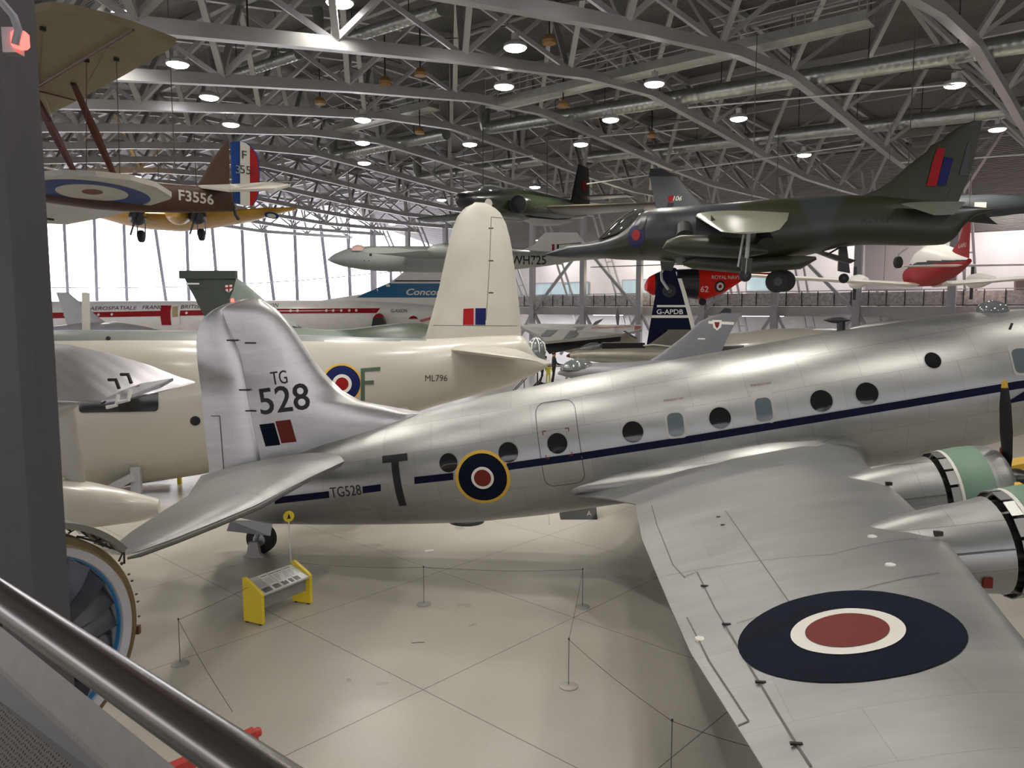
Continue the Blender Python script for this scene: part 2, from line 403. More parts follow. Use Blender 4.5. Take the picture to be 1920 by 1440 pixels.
m2 = nt.nodes.new('ShaderNodeMix'); m2.data_type = 'RGBA'; nt.links.new(mxx.outputs[0], m2.inputs['Factor']); nt.links.new(m1.outputs['Result'], m2.inputs['A']); m2.inputs['B'].default_value = (.10, .09, .075, 1)
nt.links.new(m2.outputs['Result'], b.inputs['Base Color'])
tag(MB().box((5, 40, -.1), (190, 160, .2)).build('floor', fm, None, False), kind='structure')
# ceiling deck: corrugated sheet following the arch ---------------------
dm = mat('corrugated_roof_sheet', (.19, .182, .17), .5, .15, .06, .5)
nt = dm.node_tree; b = nt.nodes['Principled BSDF']; tc = nt.nodes.new('ShaderNodeTexCoord'); mp = nt.nodes.new('ShaderNodeMapping'); mp.inputs['Rotation'].default_value = (0, 0, math.atan2(.658, .756))
wv = nt.nodes.new('ShaderNodeTexWave'); wv.inputs['Scale'].default_value = 2.6; wv.bands_direction = 'Y'
nt.links.new(tc.outputs['Object'], mp.inputs['Vector']); nt.links.new(mp.outputs['Vector'], wv.inputs['Vector'])
bp = nt.nodes.new('ShaderNodeBump'); bp.inputs['Strength'].default_value = 1; bp.inputs['Distance'].default_value = .08; nt.links.new(wv.outputs['Fac'], bp.inputs['Height']); nt.links.new(bp.outputs['Normal'], b.inputs['Normal'])
mb = MB(); TT = [-3, 5, 10.8, 16.8, 22.9, 28.6, 34.3, 39.8, 44.7, 50, 56, 64]; KK = list(range(-11, 11))
vs_ = []; 
for k in KK:
    for t in TT: vs_.append(W(k, t, hl(t) + interp(ZO, k) + 3.65))
n_ = len(TT); fs = [(i * n_ + j, i * n_ + j + 1, (i + 1) * n_ + j + 1, (i + 1) * n_ + j) for i in range(len(KK) - 1) for j in range(n_ - 1)]
o = len(vs_); vs_ += [v + Vector((0, 0, .15)) for v in vs_]; fs += [tuple(i + o for i in f) for f in fs]
tag(mb.add(vs_, fs).build('ceiling', dm, None, False), kind='structure')
mb = MB()
mb.prism([W(-4.9, -1.5, 18.75), W(11, -1.5, 17.2), W(11, -9.2, 11.9), W(-4.9, -9.2, 12.6)], (0, 0, .15))
tag(mb.build('ceiling_lean_to', dm, None, False), kind='structure')
# walls -----------------------------------------------------------------
wm = mat('white_wall', (.68, .655, .64), .7, 0, .05, .6)
mb = MB(); mb.prism([W(-2.9, -9), W(11, -9), W(11, -9, 12.2), W(-2.9, -9, 12.2)], -ND * .2)
tag(mb.build('wall_far', wm, None, False), kind='structure')
for i in range(1, 9):
    z = i * 1.5
    if abs(z - 6) < .1: continue
gm = mat('daylit_translucent_glazing', (.9, .9, .95), .5, 0, .02, .3, emit=(.93, .91, 1.0), es=GLASS)
GA = Vector((-15.2, 96.4, 0)); GB = Vector((-80, 104, 0)); GD = (GB - GA).normalized(); GN = Vector((GD.y, -GD.x, 0)) 
if GN.y > 0: GN = -GN
def gpan(name, A, B, z0, z1, m, th=.12):
    d = (B - A).normalized(); nn = Vector((-d.y, d.x, 0)); 
    tag(MB().prism([A + Vector((0, 0, z0)), B + Vector((0, 0, z0)), B + Vector((0, 0, z1)), A + Vector((0, 0, z1))], nn * th).build(name, m, None, False), kind='structure')
gpan('window_1', GA, GB, 7.0, 22, gm); gpan('wall_gable_base', GA, GB, 0, 7.0, wm)
GC = W(-2.9, -9); gpan('window_2', GC, GA, 7.0, 18.5, gm); gpan('wall_corner_base', GC, GA, 0, 7.0, wm)
mulm = mat('mullion_grey', (.42, .41, .46), .5, .1, .05)
def gl_at(x, y, off=.6):
    d = ray(x, y); P = GA + GN * off; t = (P - EYE).dot(GN) / d.dot(GN); return EYE + d * t
MUL = [(48, 565, 46, 395), (130, 566, 121, 395), (184, 566, 178, 395), (240, 566, 233, 395), (313, 565, 287, 390), (356, 565, 350, 390), (411, 565, 396, 390), (461, 565, 453, 385), (515, 565, 492, 380), (559, 565, 551, 375), (619, 565, 597, 380), (658, 565, 651, 385), (699, 560, 696, 385)]
for i, (x0, y0, x1, y1) in enumerate(MUL):
    a, c = gl_at(x0, y0), gl_at(x1, y1); mb = MB().bar(a + (a - c) * .02, c + (c - a) * .4, .55, .4)
    lean = abs(x0 - x1) > 12
    o = mb.build('glazing_mullion', mulm, None, False)
    tag(o, ('leaning ' if lean else 'upright ') + 'grey glazing mullion, number %d of thirteen from the left' % (i + 1), 'mullion', 'mullions of the glazed wall')
for (x0, y0, x1, y1, lab) in ((735, 560, 731, 395, 'slim'), (765, 520, 762, 400, 'second slim')):
    a, c = gl_at(x0, y0, 1.5), gl_at(x1, y1, 1.5)
    tag(MB().bar(a, Vector((c.x, c.y, 11.6)), .35).build('glazing_mullion', mulm, None, False), lab + ' grey mullion of the glazing just left of the cream tail fin', 'mullion', 'mullions of the glazed wall')
pts = [gl_at(x, y, 1.35) for x, y in ((40, 539), (200, 540), (353, 538), (480, 531), (562, 526), (640, 519), (728, 510), (770, 504))]
tag(MB().tube(pts, .06, 6).build('glazing_tie_rod', mulm), 'thin dark tie bar running across the bright glazed wall', 'tie bar')
gs = mat('added_side_glazing', (.9, .9, .95), .5, 0, .02, .3, emit=(.95, .92, 1.0), es=2.4)  # glazing added out of view to light the hall from left and behind
gpan('window_20', Vector((-62, 90, 0)), Vector((-62, -32, 0)), 3.0, 11, gs, .12)
gpan('wall_left', Vector((-62.3, 96, 0)), Vector((-62.3, -36, 0)), 0, 18, wm, -.2)
gpan('wall_back', Vector((-62, -36, 0)), Vector((70, -36, 0)), 0, 18, wm, -.2)
gpan('window_21', Vector((-50, -35.8, 0)), Vector((55, -35.8, 0)), 2.5, 10, gs, .12)
# columns -----------------------------------------------------------------
def column(k, lab, diag=None):
    r = empty('steel_column', W(k, 0), math.atan2(WD.y, WD.x), lab, 'steel column', 'steel columns along the far side')
    h = hl(0) + interp(ZO, k) + .3
    MB().box((0, 0, h / 2), (.5, .38, h)).build('shaft', M['steel2'], r, False)
    # lattice raking strut behind
    for dx in (-.35, .35):
        MB().bar((dx, 8.2, 4), (dx, 1.0, h + 1.5), .16).build('raking_strut', M['steel2'], r, False)
    mb = MB()
    for i in range(6):
        u = (i + .5) / 6.5; p = Vector((0, 8.2, 4)).lerp(Vector((0, 1.0, h + 1.5)), u); mb.bar(p - Vector((.35, 0, 0)), p + Vector((.35, 0, 0)), .1)
    mb.build('strut_rungs', M['steel2'], r, False)
    if diag:
        for (x0, z0, x1, z1) in diag: MB().bar((x0, .1, z0), (x1, .1, z1), .22).build('diagonal_brace', M['steel2'], r, False)
up_r = [(.2, 6.4, 5.9, 12.2)]; dn_r = [(.1, 12.2, 5.9, 6.3)]; low = [(-.2, 6, -2.6, 2.2), (.2, 6, 2.6, 2.2)]
names = {-4: 'farthest dark column standing against the bright glazing', -3: 'column against the glazing beside the hanging grey jet nose', -2: 'column hidden partly by the cream tail fin', -1: 'column just behind the cream tail fin edge',
 0: 'grey steel column right of the cream tail fin, under the serial of the grey jet', 1: 'grey steel column under the nose of the hanging camouflaged jet', 2: 'grey steel column left of the navy tail fin', 3: 'grey steel column behind the red helicopter',
 4: 'grey steel column right of the red helicopter tail', 5: 'grey steel column below the tail of the hanging camouflaged jet', 6: 'grey steel column under the red and white aeroplane', 7: 'grey steel column at the far right by the doorway'}
for k in range(-4, 8):
    dg = list(low)
    if k in (0, 4): dg += up_r if k == 0 else []
    if k == 1 or k == 4: dg += dn_r
    if k == 3: dg += up_r
    column(k, names[k], dg)
# trusses -----------------------------------------------------------------
LT = [4.9, 10.8, 16.8, 22.9, 28.6, 34.3, 39.8, 44.7, 50, 55.5]
def truss_parts(r):
    P = lambda t, h, s=0: ND * t + WD * s + Vector((0, 0, h))
    ks = [(-1.5, hl(-1.5)), (4.9, hl(4.9)), (10.8, hl(10.8)), (16.8, hl(16.8)), (22.9, hl(22.9)), (28.6, hl(28.6)), (33.2, hl(33.2)), (39.8, hl(39.8)), (44.7, hl(44.7)), (50, hl(50)), (60, hl(60))]
    for a, c in zip(ks, ks[1:]):
        MB().bar(P(*a), P(*c), .30, .34).build('lower_chord', M['steel'], r, False)
    ut = [-.5] + [(a + c) / 2 for a, c in zip([1.5] + LT, LT + [60])]
    uh = lambda t: hl(t) + 3.25
    for a, c in zip(ut, ut[1:]):
        MB().bar(P(a, uh(a), 3), P(c, uh(c), 3), .2, .26).build('upper_chord', M['steel'], r, False)
    for t in ut:
        MB().bar(P(t, uh(t) + .2, -3), P(t, uh(t) + .2, 3), .22, .34).build('purlin', M['steel'], r, False)
    for i, t in enumerate(LT):
        for tu in (ut[i + 1], ut[i + 2] if i + 2 < len(ut) else ut[-1]):
            for s in (-3, 3):
                MB().bar(P(t, hl(t) + .1, s * .02), P(tu, uh(tu), s), .19, .15).build('web_brace', M['steel'], r, False)
    MB().bar(P(-1.2, hl(0)), P(ut[1], uh(ut[1]), 3), .2).build('web_brace', M['steel'], r, False)
    MB().bar(P(-1.2, hl(0)), P(ut[1], uh(ut[1]), -3), .2).build('web_brace', M['steel'], r, False)
ordn = ['nearest', 'second nearest', 'third nearest', 'fourth nearest', 'fifth nearest', 'sixth nearest', 'seventh nearest', 'eighth nearest', 'ninth nearest', 'tenth nearest', 'eleventh nearest', 'twelfth nearest', 'thirteenth nearest', 'fourteenth nearest']
first = None
for i, k in enumerate(range(7, -6, -1)):
    if first is None:
        first = empty('roof_truss', (0, 0, 0)); truss_parts(first); r = first
    else: r = copy_tree(first)
    p = W(k, 0); r.location = (p.x, p.y, interp(ZO, k))
    tag(r, 'arched grey steel lattice truss under the roof, ' + ordn[i] + ' one in the row', 'roof truss', 'roof trusses')
# ducts and catwalks --------------------------------------------------------
def duct(t, k0, k1, h, lab, rad=.34):
    r = empty('air_duct', W(k0, t, h + interp(ZO, k0)), 0, lab, 'duct', 'spiral ducts under the roof')
    a = W(k0, t, h + interp(ZO, k0)); c = W(k1, t, h + interp(ZO, k1)); d = (c - a)
    L = d.length; nseg = max(2, int(L / .28)); prof = []
    for i in range(nseg):
        prof += [(i * L / nseg, rad), ((i + .7) * L / nseg, rad), ((i + .85) * L / nseg, rad + .012)]
    prof.append((L, rad))
    MB().lathe((0, 0, 0), d, prof, 18).build('duct_pipe', M['galv'], r)
    for i in range(int(L / 3)):
        p = d.normalized() * (1.5 + 3 * i); MB().tube([p + Vector((0, 0, rad)), p + Vector((0, 0, 2.6))], .02, 4).build('hanger_rod', M['dark'], r)
    p = d.normalized() * .5
    MB().tube([Vector((0, 0, 0)), -p * .5, -p * .9 + Vector((0, 0, .5)), -p + Vector((0, 0, 1.4))], rad, 12).build('duct_elbow', M['galv'], r)
duct(26.2, 3.1, 9, 16, 'long shiny spiral duct crossing high at right, upper of the two')
duct(15.8, 3.0, 9, 16, 'long shiny spiral duct at right, lower one above the tail of the camouflaged jet')
duct(26.6, .9, 2.6, 16, 'shiny duct section in the middle distance above the cream tail fin')
duct(17.0, .5, 2.5, 16, 'farther shiny duct section above the green twin jet')
duct(40.2, 3.9, 4.9, 16, 'shiny duct section at the upper left of the roof', .2)
duct(40.2, 2.6, 3.6, 16, 'shiny duct section at the far left roof behind the nearest trusses', .2)
def catwalk(t, k0, k1, h, lab):
    a = W(k0, t, h); c = W(k1, t, h); r = empty('roof_catwalk', a, math.atan2(WD.y, WD.x), lab, 'catwalk', 'catwalks under the roof'); L = (c - a).length
    for y in (-.4, .4): MB().box((L / 2, y, 0), (L, .06, .32)).build('side_beam', M['gal2'], r, False)
    MB().box((L / 2, 0, -.1), (L, .74, .03)).build('walkway_deck', M['gal2'], r, False)
    for y in (-.4, .4):
        for z in (.6, 1.1): MB().tube([(0, y, z), (L, y, z)], .022, 6).build('guard_rail', M['gal2'], r)
        for i in range(int(L / 2) + 1): MB().tube([(i * 2, y, 0), (i * 2, y, 1.15)], .02, 6).build('rail_post', M['gal2'], r)
catwalk(31.3, 3.9, 6.6, 15.7, 'galvanised catwalk with handrails hanging under the roof, upper right')
catwalk(31.5, 1.9, 3.3, 16.3, 'galvanised catwalk hanging in the middle of the roof')
for (x0, y0, x1, y1, h, l) in ((680, 470, 1020, 443, 15.0, 'left'), (1200, 300, 1640, 262, 14.6, 'middle'), (1250, 350, 1850, 268, 14.4, 'upper right'), (900, 320, 1210, 285, 15.2, 'upper middle')):
    a, c = at(x0, y0 - 20, 50), at(x1, y1, 44)
for i, (x0, y0, x1, y1, Y, l) in enumerate(((1050, 262, 1310, 240, 42, 'one above the twin jet fin'), (1290, 202, 1790, 158, 30, 'the one nearest the bright lamps at right'), (1100, 345, 1620, 270, 40, 'one above the camouflaged jet wing'), (1690, 305, 1920, 290, 34, 'one by the tall tail at right'), (860, 310, 1000, 292, 48, 'one in the middle distance'), (300, 350, 560, 340, 60, 'one at the left beyond the brown biplane'))):
    tag(MB().tube([at(x0, y0, Y), at(x1, y1, Y * .93)], .035, 6).build('roof_tie_rod', M['gal2']), 'thin pale tie rod slung between trusses, ' + l, 'tie rod', 'tie rods between trusses')
# sprinkler / cable runs
rnd = random.Random(3)
for i, (t, k0, k1) in enumerate(((20.5, 2.5, 6.8), (13.5, 3, 7), (36.5, 3, 5.6), (33, 0, 3), (22, -1, 2))):
    pts = [W(lerp(k0, k1, j / 30), t + .5 * math.sin(j * 1.7 + i), 16.9 - .35 * abs(math.sin(j * .8))) for j in range(31)]
    tag(MB().tube(pts, .025, 4).build('roof_cable', M['cable']), 'dark cable looping below the roof sheets, ' + ('between the two long ducts', 'below the lower duct', 'high at upper left', 'over the cream fin', 'over the far left')[i], 'cable', 'cable runs under the roof')
# lamps -----------------------------------------------------------------
def lamp_proto():
    r = empty('high_bay_lamp', (0, 0, 0))
    MB().lathe((0, 0, 0), (0, 0, 1), [(0, .36), (.03, .37), (.12, .33), (.2, .16), (.22, .12), (.42, .12), (.44, .05)], 20).build('lamp_housing', M['lamph'], r)
    MB().lathe((0, 0, -.06), (0, 0, 1), [(-.04, .05), (-.02, .2), (.02, .31), (.06, .34)], 20).build('lamp_lens', M['lampg'], r)
    MB().tube([(0, 0, .44), (0, 0, .5)], .012, 4).build('hanging_rod', M['dark'], r)
    return r
LP = [(637, 3), (235, 25), (333, 118), (966, 87), (392, 180), (945, 160), (1227, 155), (1790, 157), (433, 231), (680, 222), (1145, 222), (1385, 220), (1870, 240), (680, 265), (881, 268), (1089, 268), (1508, 288), (683, 303), (1003, 348), (828, 372)]
nm = ['at the top edge of the photo above the brown tail', 'right beside the top edge of the linen wing', 'just right of the linen biplane wing tip', 'high in the middle, the biggest of the middle group', 'left of centre below the third truss', 'in the middle below the biggest one', 'in the middle right beside the bent truss', 'at the upper right under the long tie rod', 'above the rudder of the brown biplane', 'left middle on the fourth truss', 'above the dark twin jet to its upper right', 'right of centre between two long ducts', 'at the far right edge beyond the tall camouflaged tail', 'small one in the left middle', 'small one above the cream tail fin', 'small one above the dark twin jet', 'above the spine of the camouflaged jet', 'small one lowest at left middle', 'tiny one right above the dark twin jet', 'tiny one left of the dark twin jet nose']
protol = lamp_proto(); used = False
def place_lamp(p, lab, watts=LAMP_W):
    global used
    r = protol if not used else copy_tree(protol); used = True
    r.location = p; tag(r, lab, 'lamp', 'high bay lamps under the roof')
    ld = bpy.data.lights.new('lamp_light', 'SPOT'); ld.energy = watts; ld.spot_size = R(150); ld.spot_blend = .7; ld.shadow_soft_size = .3; ld.color = (1, .95, .86)
    lo = bpy.data.objects.new('lamp_light', ld); C.objects.link(lo); lo.parent = r; lo.location = (0, 0, -.12)
pos = []
for (x, y), l in zip(LP, nm):
    p = gnd(x, y + 3, 14.45); pos.append(p); place_lamp(p, 'lit white high bay lamp ' + l)
# lamps added for fill, extending the grid over, behind and beside the viewer
for i, (x, y) in enumerate(((-2, 15), (6, 19), (-9, 12), (2, 6), (10, 11), (17, 18), (-12, 3), (-4, -3), (6, -3), (14, 2), (22, 10), (25, 24), (-20, 18), (-22, 34), (-24, 50), (-34, 60), (-22, 66), (-12, 78))):
    place_lamp(Vector((x, y, 14.9)), 'added high bay fill lamp outside the view, %d m across and %d m ahead' % (x, y))
for i, (x, y, l) in enumerate(((465, 66, 'left near the top'), (788, 132, 'between two trusses left of centre'), (722, 148, 'left of its twin'), (1056, 192, 'above the middle lamps'), (787, 243, 'under the fourth truss'), (600, 186, 'left, beside the round duct'), (1222, 250, 'right of centre'), (1030, 70, 'small, top middle'))):
    p = gnd(x, y, 15.2); r = empty('roof_siren', p, 0, 'small orange dome fixture hanging from the roof, ' + l, 'fixture', 'orange roof fixtures')
    MB().lathe((0, 0, -.2), (0, 0, 1), [(0, .22), (.1, .24), (.24, .15), (.32, .05)], 14).build('dome', M['orange'], r); MB().tube([(0, 0, .1), (0, 0, 1.6)], .03, 5).build('stem', M['dark'], r)
# mezzanine -----------------------------------------------------------------
mz = mat('mezzanine_fascia', (.42, .41, .40), .6, 0, .05)
for a0, a1, z0, z1, nme in ((-.7, -9, 6.35, 6.65, 'mezzanine_floor'), (-.55, -.85, 5.95, 6.7, 'trim_1')):
    mb = MB(); mb.prism([W(-.9, a0, z0), W(9.5, a0, z0), W(9.5, a1, z0), W(-.9, a1, z0)], (0, 0, z1 - z0)); tag(mb.build(nme, mz, None, False), kind='structure')
r = empty('mezzanine_railing', W(-.9, -.9, 6.65), math.atan2(WD.y, WD.x), 'grey perforated railing along the far upper gallery', 'railing')
L = 62.4
pm = mat('perforated_panel', (.50, .48, .47), .6, .2, .3, 5)
for i in range(52): MB().box((i * 1.2, 0, .6), (.05, .05, 1.2)).build('rail_post', M['dark'], r, False)
MB().box((L / 2, 0, 1.2), (L, .06, .06)).build('top_rail', M['steel2'], r, False); MB().box((L / 2, 0, .12), (L, .05, .08)).build('bottom_rail', M['dark'], r, False)
MB().box((L / 2, .06, .62), (L, .015, .9)).build('railing_panel', pm, r, False)
wg = mat('office_window_glass', (.25, .32, .33), .1, 0, .1, emit=(.55, .75, .8), es=.35); wf = mat('window_frame', (.35, .35, .36), .5)
for i, (k0, k1, z0, z1) in enumerate(((-1.2, .05, 8.0, 9.3), (.75, 2.6, 8.0, 9.4), (2.95, 3.4, 8.1, 9.5), (8.6, 9.0, 6.7, 9.4))):
    mb = MB().prism([W(k0, -8.95, z0), W(k1, -8.95, z0), W(k1, -8.95, z1), W(k0, -8.95, z1)], ND * .05); o = tag(mb.build('window_%d' % (i + 3), wg, None, False), kind='structure')
    mb = MB(); n_ = max(1, int((k1 - k0) * 3))
    for j in range(n_ + 1):
        k = lerp(k0, k1, j / n_); mb.bar(W(k, -8.88, z0), W(k, -8.88, z1), .1)
    mb.bar(W(k0, -8.88, z0), W(k1, -8.88, z0), .1); mb.bar(W(k0, -8.88, z1), W(k1, -8.88, z1), .1)
    mb.build('window_frame', wf, o, False)
for (x, y, Y, col, e) in ((1140, 520, 72, (1, .85, .5), 160), (1225, 530, 66, (1, .85, .6), 110), (1850, 505, 50, (1, .68, .6), 110), (1790, 500, 52, (1, .68, .6), 50)):
    ld = bpy.data.lights.new('gallery_wall_light', 'POINT'); ld.energy = e; ld.color = col; ld.shadow_soft_size = .25
    lo = bpy.data.objects.new('gallery_wall_light', ld); C.objects.link(lo); lo.location = at(x, y, Y)
for i, (x, y, Y) in enumerate(((1070, 588, 79), (1140, 590, 76), (1290, 590, 68), (1430, 592, 62), (1000, 588, 82), (1560, 592, 57))):
    p = at(x, y, Y); r = empty('strip_light', p, math.atan2(WD.y, WD.x), 'lit fluorescent strip under the gallery, number %d of six from the right' % (6 - [4, 0, 1, 2, 3, 5].index(i)), 'strip light', 'strip lights under the gallery')
    MB().box((0, 0, 0), (3.4, .2, .12)).build('tube', M['tube'], r, False); MB().box((0, 0, .13), (3.5, .3, .12)).build('fitting', M['steel2'], r, False)
    ld = bpy.data.lights.new('strip_light_light', 'AREA'); ld.energy = 260; ld.size = 3; ld.size_y = .3; ld.shape = 'RECTANGLE'; ld.color = (.92, .92, 1)
    lo = bpy.data.objects.new('strip_light_light', ld); C.objects.link(lo); lo.parent = r; lo.location = (0, 0, -.1)
for i, k in enumerate((-.5, 1.2, 2.9, 4.6, 6.3, 8.0)):  # strips added here to brighten the gallery wall
    r = empty('added_gallery_light', W(k, -5.2, 13.6), math.atan2(WD.y, WD.x), ('linear light added under the soffit to brighten the gallery wall, ' + ('leftmost one', 'second from the left', 'third from the left', 'third from the right', 'second from the right', 'rightmost one')[i]), 'strip light', 'added wall lights over the gallery')
    MB().box((0, 0, 0), (2.4, .16, .06)).build('diffuser', M['tube'], r, False); MB().box((0, 0, .09), (2.5, .2, .12)).build('housing', M['steel2'], r, False)
    ld = bpy.data.lights.new('added_gallery_fill', 'AREA'); ld.energy = 420; ld.size = 2.4; ld.size_y = .3; ld.shape = 'RECTANGLE'; ld.color = (1, .93, .92)
    lo = bpy.data.objects.new('added_gallery_fill', ld); C.objects.link(lo); lo.parent = r; lo.location = (0, 0, -.08); lo.rotation_euler = (R(18), 0, 0)
# pale block and lit doorway at the right end of the gallery
tag(MB().prism([at(1622, 545, 57), at(1730, 545, 57), at(1730, 415, 57), at(1622, 420, 57)], (.5, 1.5, 0)).build('gallery_partition', wm, None, False), kind='structure')
tag(MB().prism([at(1905, 548, 51), at(1985, 548, 51), at(1985, 518, 51), at(1905, 518, 51)], (0, .2, 0)).build('door_1', mat('door_mauve', (.30, .22, .22), .5), None, False), kind='structure')

# ================================================================== SILVER TRANSPORT (nose to the right)
F = Fr('silver_transport_aircraft', (1.34, 19.3), -6, 'large silver four-engined transport aircraft with navy cheat line, marked TG528', 'aircraft')
top = [('m', -9.66, 1.74), (480, 880), (540, 858), (600, 833), (675, 810), (770, 779), (850, 758), (900, 745), (989, 727), (1100, 703), (1211, 684), (1300, 668), (1407, 649), (1531, 627), (1600, 615), (1700, 600), (1780, 589), (1915, 579), ('m', 12.4, 6.6), ('m', 13.6, 6.3), ('m', 14.6, 5.75), ('m', 15.3, 5.2)]
bot = [('m', -9.66, 1.6), (445, 968), (515, 980), (600, 981), (704, 980), (808, 978), (900, 974), (1024, 961), (1151, 942), ('m', 4.5, 2.2), (1711, 858), (1784, 847), (1867, 824), (1920, 808), ('m', 12.6, 4.05), ('m', 14.2, 4.6), ('m', 15.3, 5.1)]
fb = body(F, top, bot, 1.0, 48, 70); ft = fb.tree()
fus = F.part('fuselage', fb, M['silver'], ang=60)
# tail fin and rudder
le = [('m', -2.7, 4.1), (800, 767), (735, 763), (690, 757), (655, 744), (630, 722), (600, 690), (572, 650), (548, 612), (530, 590), (510, 573), (490, 562)]
te = [('m', -7.15, 1.9), (452, 905), (447, 860), (443, 800), (436, 745), (420, 700), (412, 655), (413, 610), (420, 585), (440, 568)]
te_r = [(388, 918), (394, 890), (389, 850), (382, 790), (377, 730), (370, 680), (368, 640), (371, 615), (384, 592), (405, 577), (432, 566), (465, 560)]
def s_at(L, h):
    c = sorted([(p[2], p[1]) if p[0] == 'm' else tuple(reversed(F.sh(*p))) for p in L]); return interp(c, h)
hinge = [(452, 905), (462, 870), (455, 800), (450, 745), (441, 700), (432, 655), (422, 620), (415, 590), (418, 578), (440, 566)]
hinge = [(490, 877), (478, 820), (466, 760), (458, 715), (448, 660), (438, 640), (420, 600), (414, 580)]
fb2 = fin(F, le, [('m', -8.0, 1.6)] + hinge + [(440, 567), (478, 560)], [.11, .14], 22); finT = fb2.tree()
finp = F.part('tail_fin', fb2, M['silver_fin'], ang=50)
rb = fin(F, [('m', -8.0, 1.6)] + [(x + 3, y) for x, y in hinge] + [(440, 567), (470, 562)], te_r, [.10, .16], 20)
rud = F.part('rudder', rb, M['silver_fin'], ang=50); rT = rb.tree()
for (x0, y0, x1, y1) in ((395, 780, 417, 780), (417, 780, 428, 884)):
    pass
def spx(f, tree, x, y): h = f.hit(x, y, tree); return (h.x, h.z)
def line_decal(f, name, tree, pts, w, m, parent=None, off=.006, label=None, axis='side', grid=.3):
    """painted or engraved line through pixel points"""
    P = []
    for p in pts:
        h = f.hit(p[0], p[1], tree)
        if h is None: continue
        P.append(Vector((h.x, h.z)) if axis == 'side' else Vector((h.x, h.y)))
    polys = []
    for a, c in zip(P, P[1:]):
        d = (c - a).normalized(); n = Vector((-d.y, d.x)) * w / 2; polys.append([tuple(a - n), tuple(c - n), tuple(c + n), tuple(a + n)])
    if polys: return decal(f, name, tree, polys, m, (0, 0), 0, off, axis, grid, parent, label)
seam = mat('dark_seam_line', (.12, .12, .115), .6)  # plain dark line for gaps and panel joints
line_decal(F, 'trim_tab_gap', rT, [(396, 780), (412, 780), (420, 886)], .025, seam)
line_decal(F, 'rudder_lower_gap', rT, [(396, 890), (430, 885), (485, 876)], .02, seam)
for (x, y) in ((470, 643), (459, 731), (471, 770), (436, 638)):
    h = F.hit(x, y, finT) or F.hit(x, y, rT)
    if h: F.part('rudder_hinge', MB().box(h + Vector((0, -.02, 0)), (.28, .06, .04)), M['dark'], False)
T = R(8)
decal(F, 'serial_letters', finT, text2d('TG', .35, .72, .0), M['mark'], spx(F, finT, 523, 708), T)
decal(F, 'serial_numbers', finT, text2d('528', .70, 1.02, .010), M['mark'], spx(F, finT, 532, 748), T)
o_ = spx(F, finT, 506, 815); decal(F, 'fin_flash', finT, [rect(.43, .60)], M['navy_r'], o_, T - R(0), shx=-.12)
o_ = spx(F, finT, 536, 809); decal(F, 'fin_flash', finT, [rect(.43, .60)], M['dred'], o_, T, shx=-.12)
F.part('tail_beacon', MB().lathe(F.pt(436, 566), (0, 0, 1), [(0, .04), (.06, .04), (.09, .02)], 12), M['redlamp'])
# fuselage cheat line etc, in side coordinates along the body axis
def stripe(x0, x1, y_of, w=.26, n=14):
    P = []
    for i in range(n + 1):
        x = lerp(x0, x1, i / n); h = F.hit(x, y_of(x), ft)
        if h: P.append(h)
    polys = [[(a.x, a.z - w / 2), (c.x, c.z - w / 2), (c.x, c.z + w / 2), (a.x, a.z + w / 2)] for a, c in zip(P, P[1:])]
    return polys
SY = [(515, 939), (617, 927), (715, 914), (777, 901), (855, 892.5), (958, 874), (1090, 855.5), (1300, 823), (1500, 790), (1700, 757), (1920, 720)]
yo = lambda x: interp(SY, x)
for a, c in ((515, 617), (680, 714), (777, 850), (950, 1190), (1190, 1440), (1440, 1700), (1700, 1925)):
    decal(F, 'cheat_line', ft, stripe(a, c, yo, .175), M['navy'], (0, 0), 0, .007)
decal(F, 'serial_text', ft, text2d('TG528', .26, .80, .0), M['mark'], spx(F, ft, 648, 921), R(9))
o_ = spx(F, ft, 747, 903); decal(F, 'code_letter', ft, [rect(.66, .17, 0, .55), rect(.19, 1.12, 0, -.08)], M['mark'], (o_[0] - .03, o_[1]), R(9), .009, grid=.12)
roundel(F, ft, spx(F, ft, 905, 896), (.66, .585, .27, .205), (M['yel'], M['navy_r'], M['offw'], M['dred']), R(0))
# windows
win = [(841, 868, .225), (953, 848.5, .235), (1045, 831.5, .235), (1186.5, 810, .24), (1350, 784, .24), (1540, 752, .24), (1625.5, 738, .24), (1749, 676, .17)]
for x, y, r_ in win:
    h = F.hit(x, y, ft); 
    o = decal(F, 'cabin_window', ft, [circ(r_, 28)], M['glassd'], (h.x, h.z), 0, .010, grid=.12)
    decal(F, 'window_rim', ft, [circ(r_ + .025, 28)], M['silver_wing'], (h.x, h.z), 0, .005, grid=.12)
def rrect(w, h, r, n=4):
    P = []
    for cx, cy, a0 in ((w / 2 - r, h / 2 - r, 0), (-w / 2 + r, h / 2 - r, 90), (-w / 2 + r, -h / 2 + r, 180), (w / 2 - r, -h / 2 + r, 270)):
        for i in range(n + 1): a = R(a0 + 90 * i / n); P.append((cx + r * math.cos(a), cy + r * math.sin(a)))
    return P
escf = mat('hatch_frame_grey', (.42, .41, .38), .5, .3); escg = mat('hatch_window_grey', (.10, .13, .14), .2, 0, .1)
for x, y in ((1267, 792), (1432, 764), (1915, 672)):
    h = F.hit(x, y, ft)
    o = decal(F, 'escape_hatch', ft, [rrect(.46, .72, .1)], escf, (h.x, h.z), R(7), .007, grid=.15)
    decal(F, 'hatch_glass', ft, [rrect(.36, .52, .12)], escg, (h.x, h.z - .05), R(7), .012, grid=.15)
    if x < 1900:
        tw = text2d('EMERGENCY EXIT', .045, .9)
        decal(F, 'hatch_caption', ft, tw, M['dred'], (h.x - .03, h.z + .50), R(9), .008)
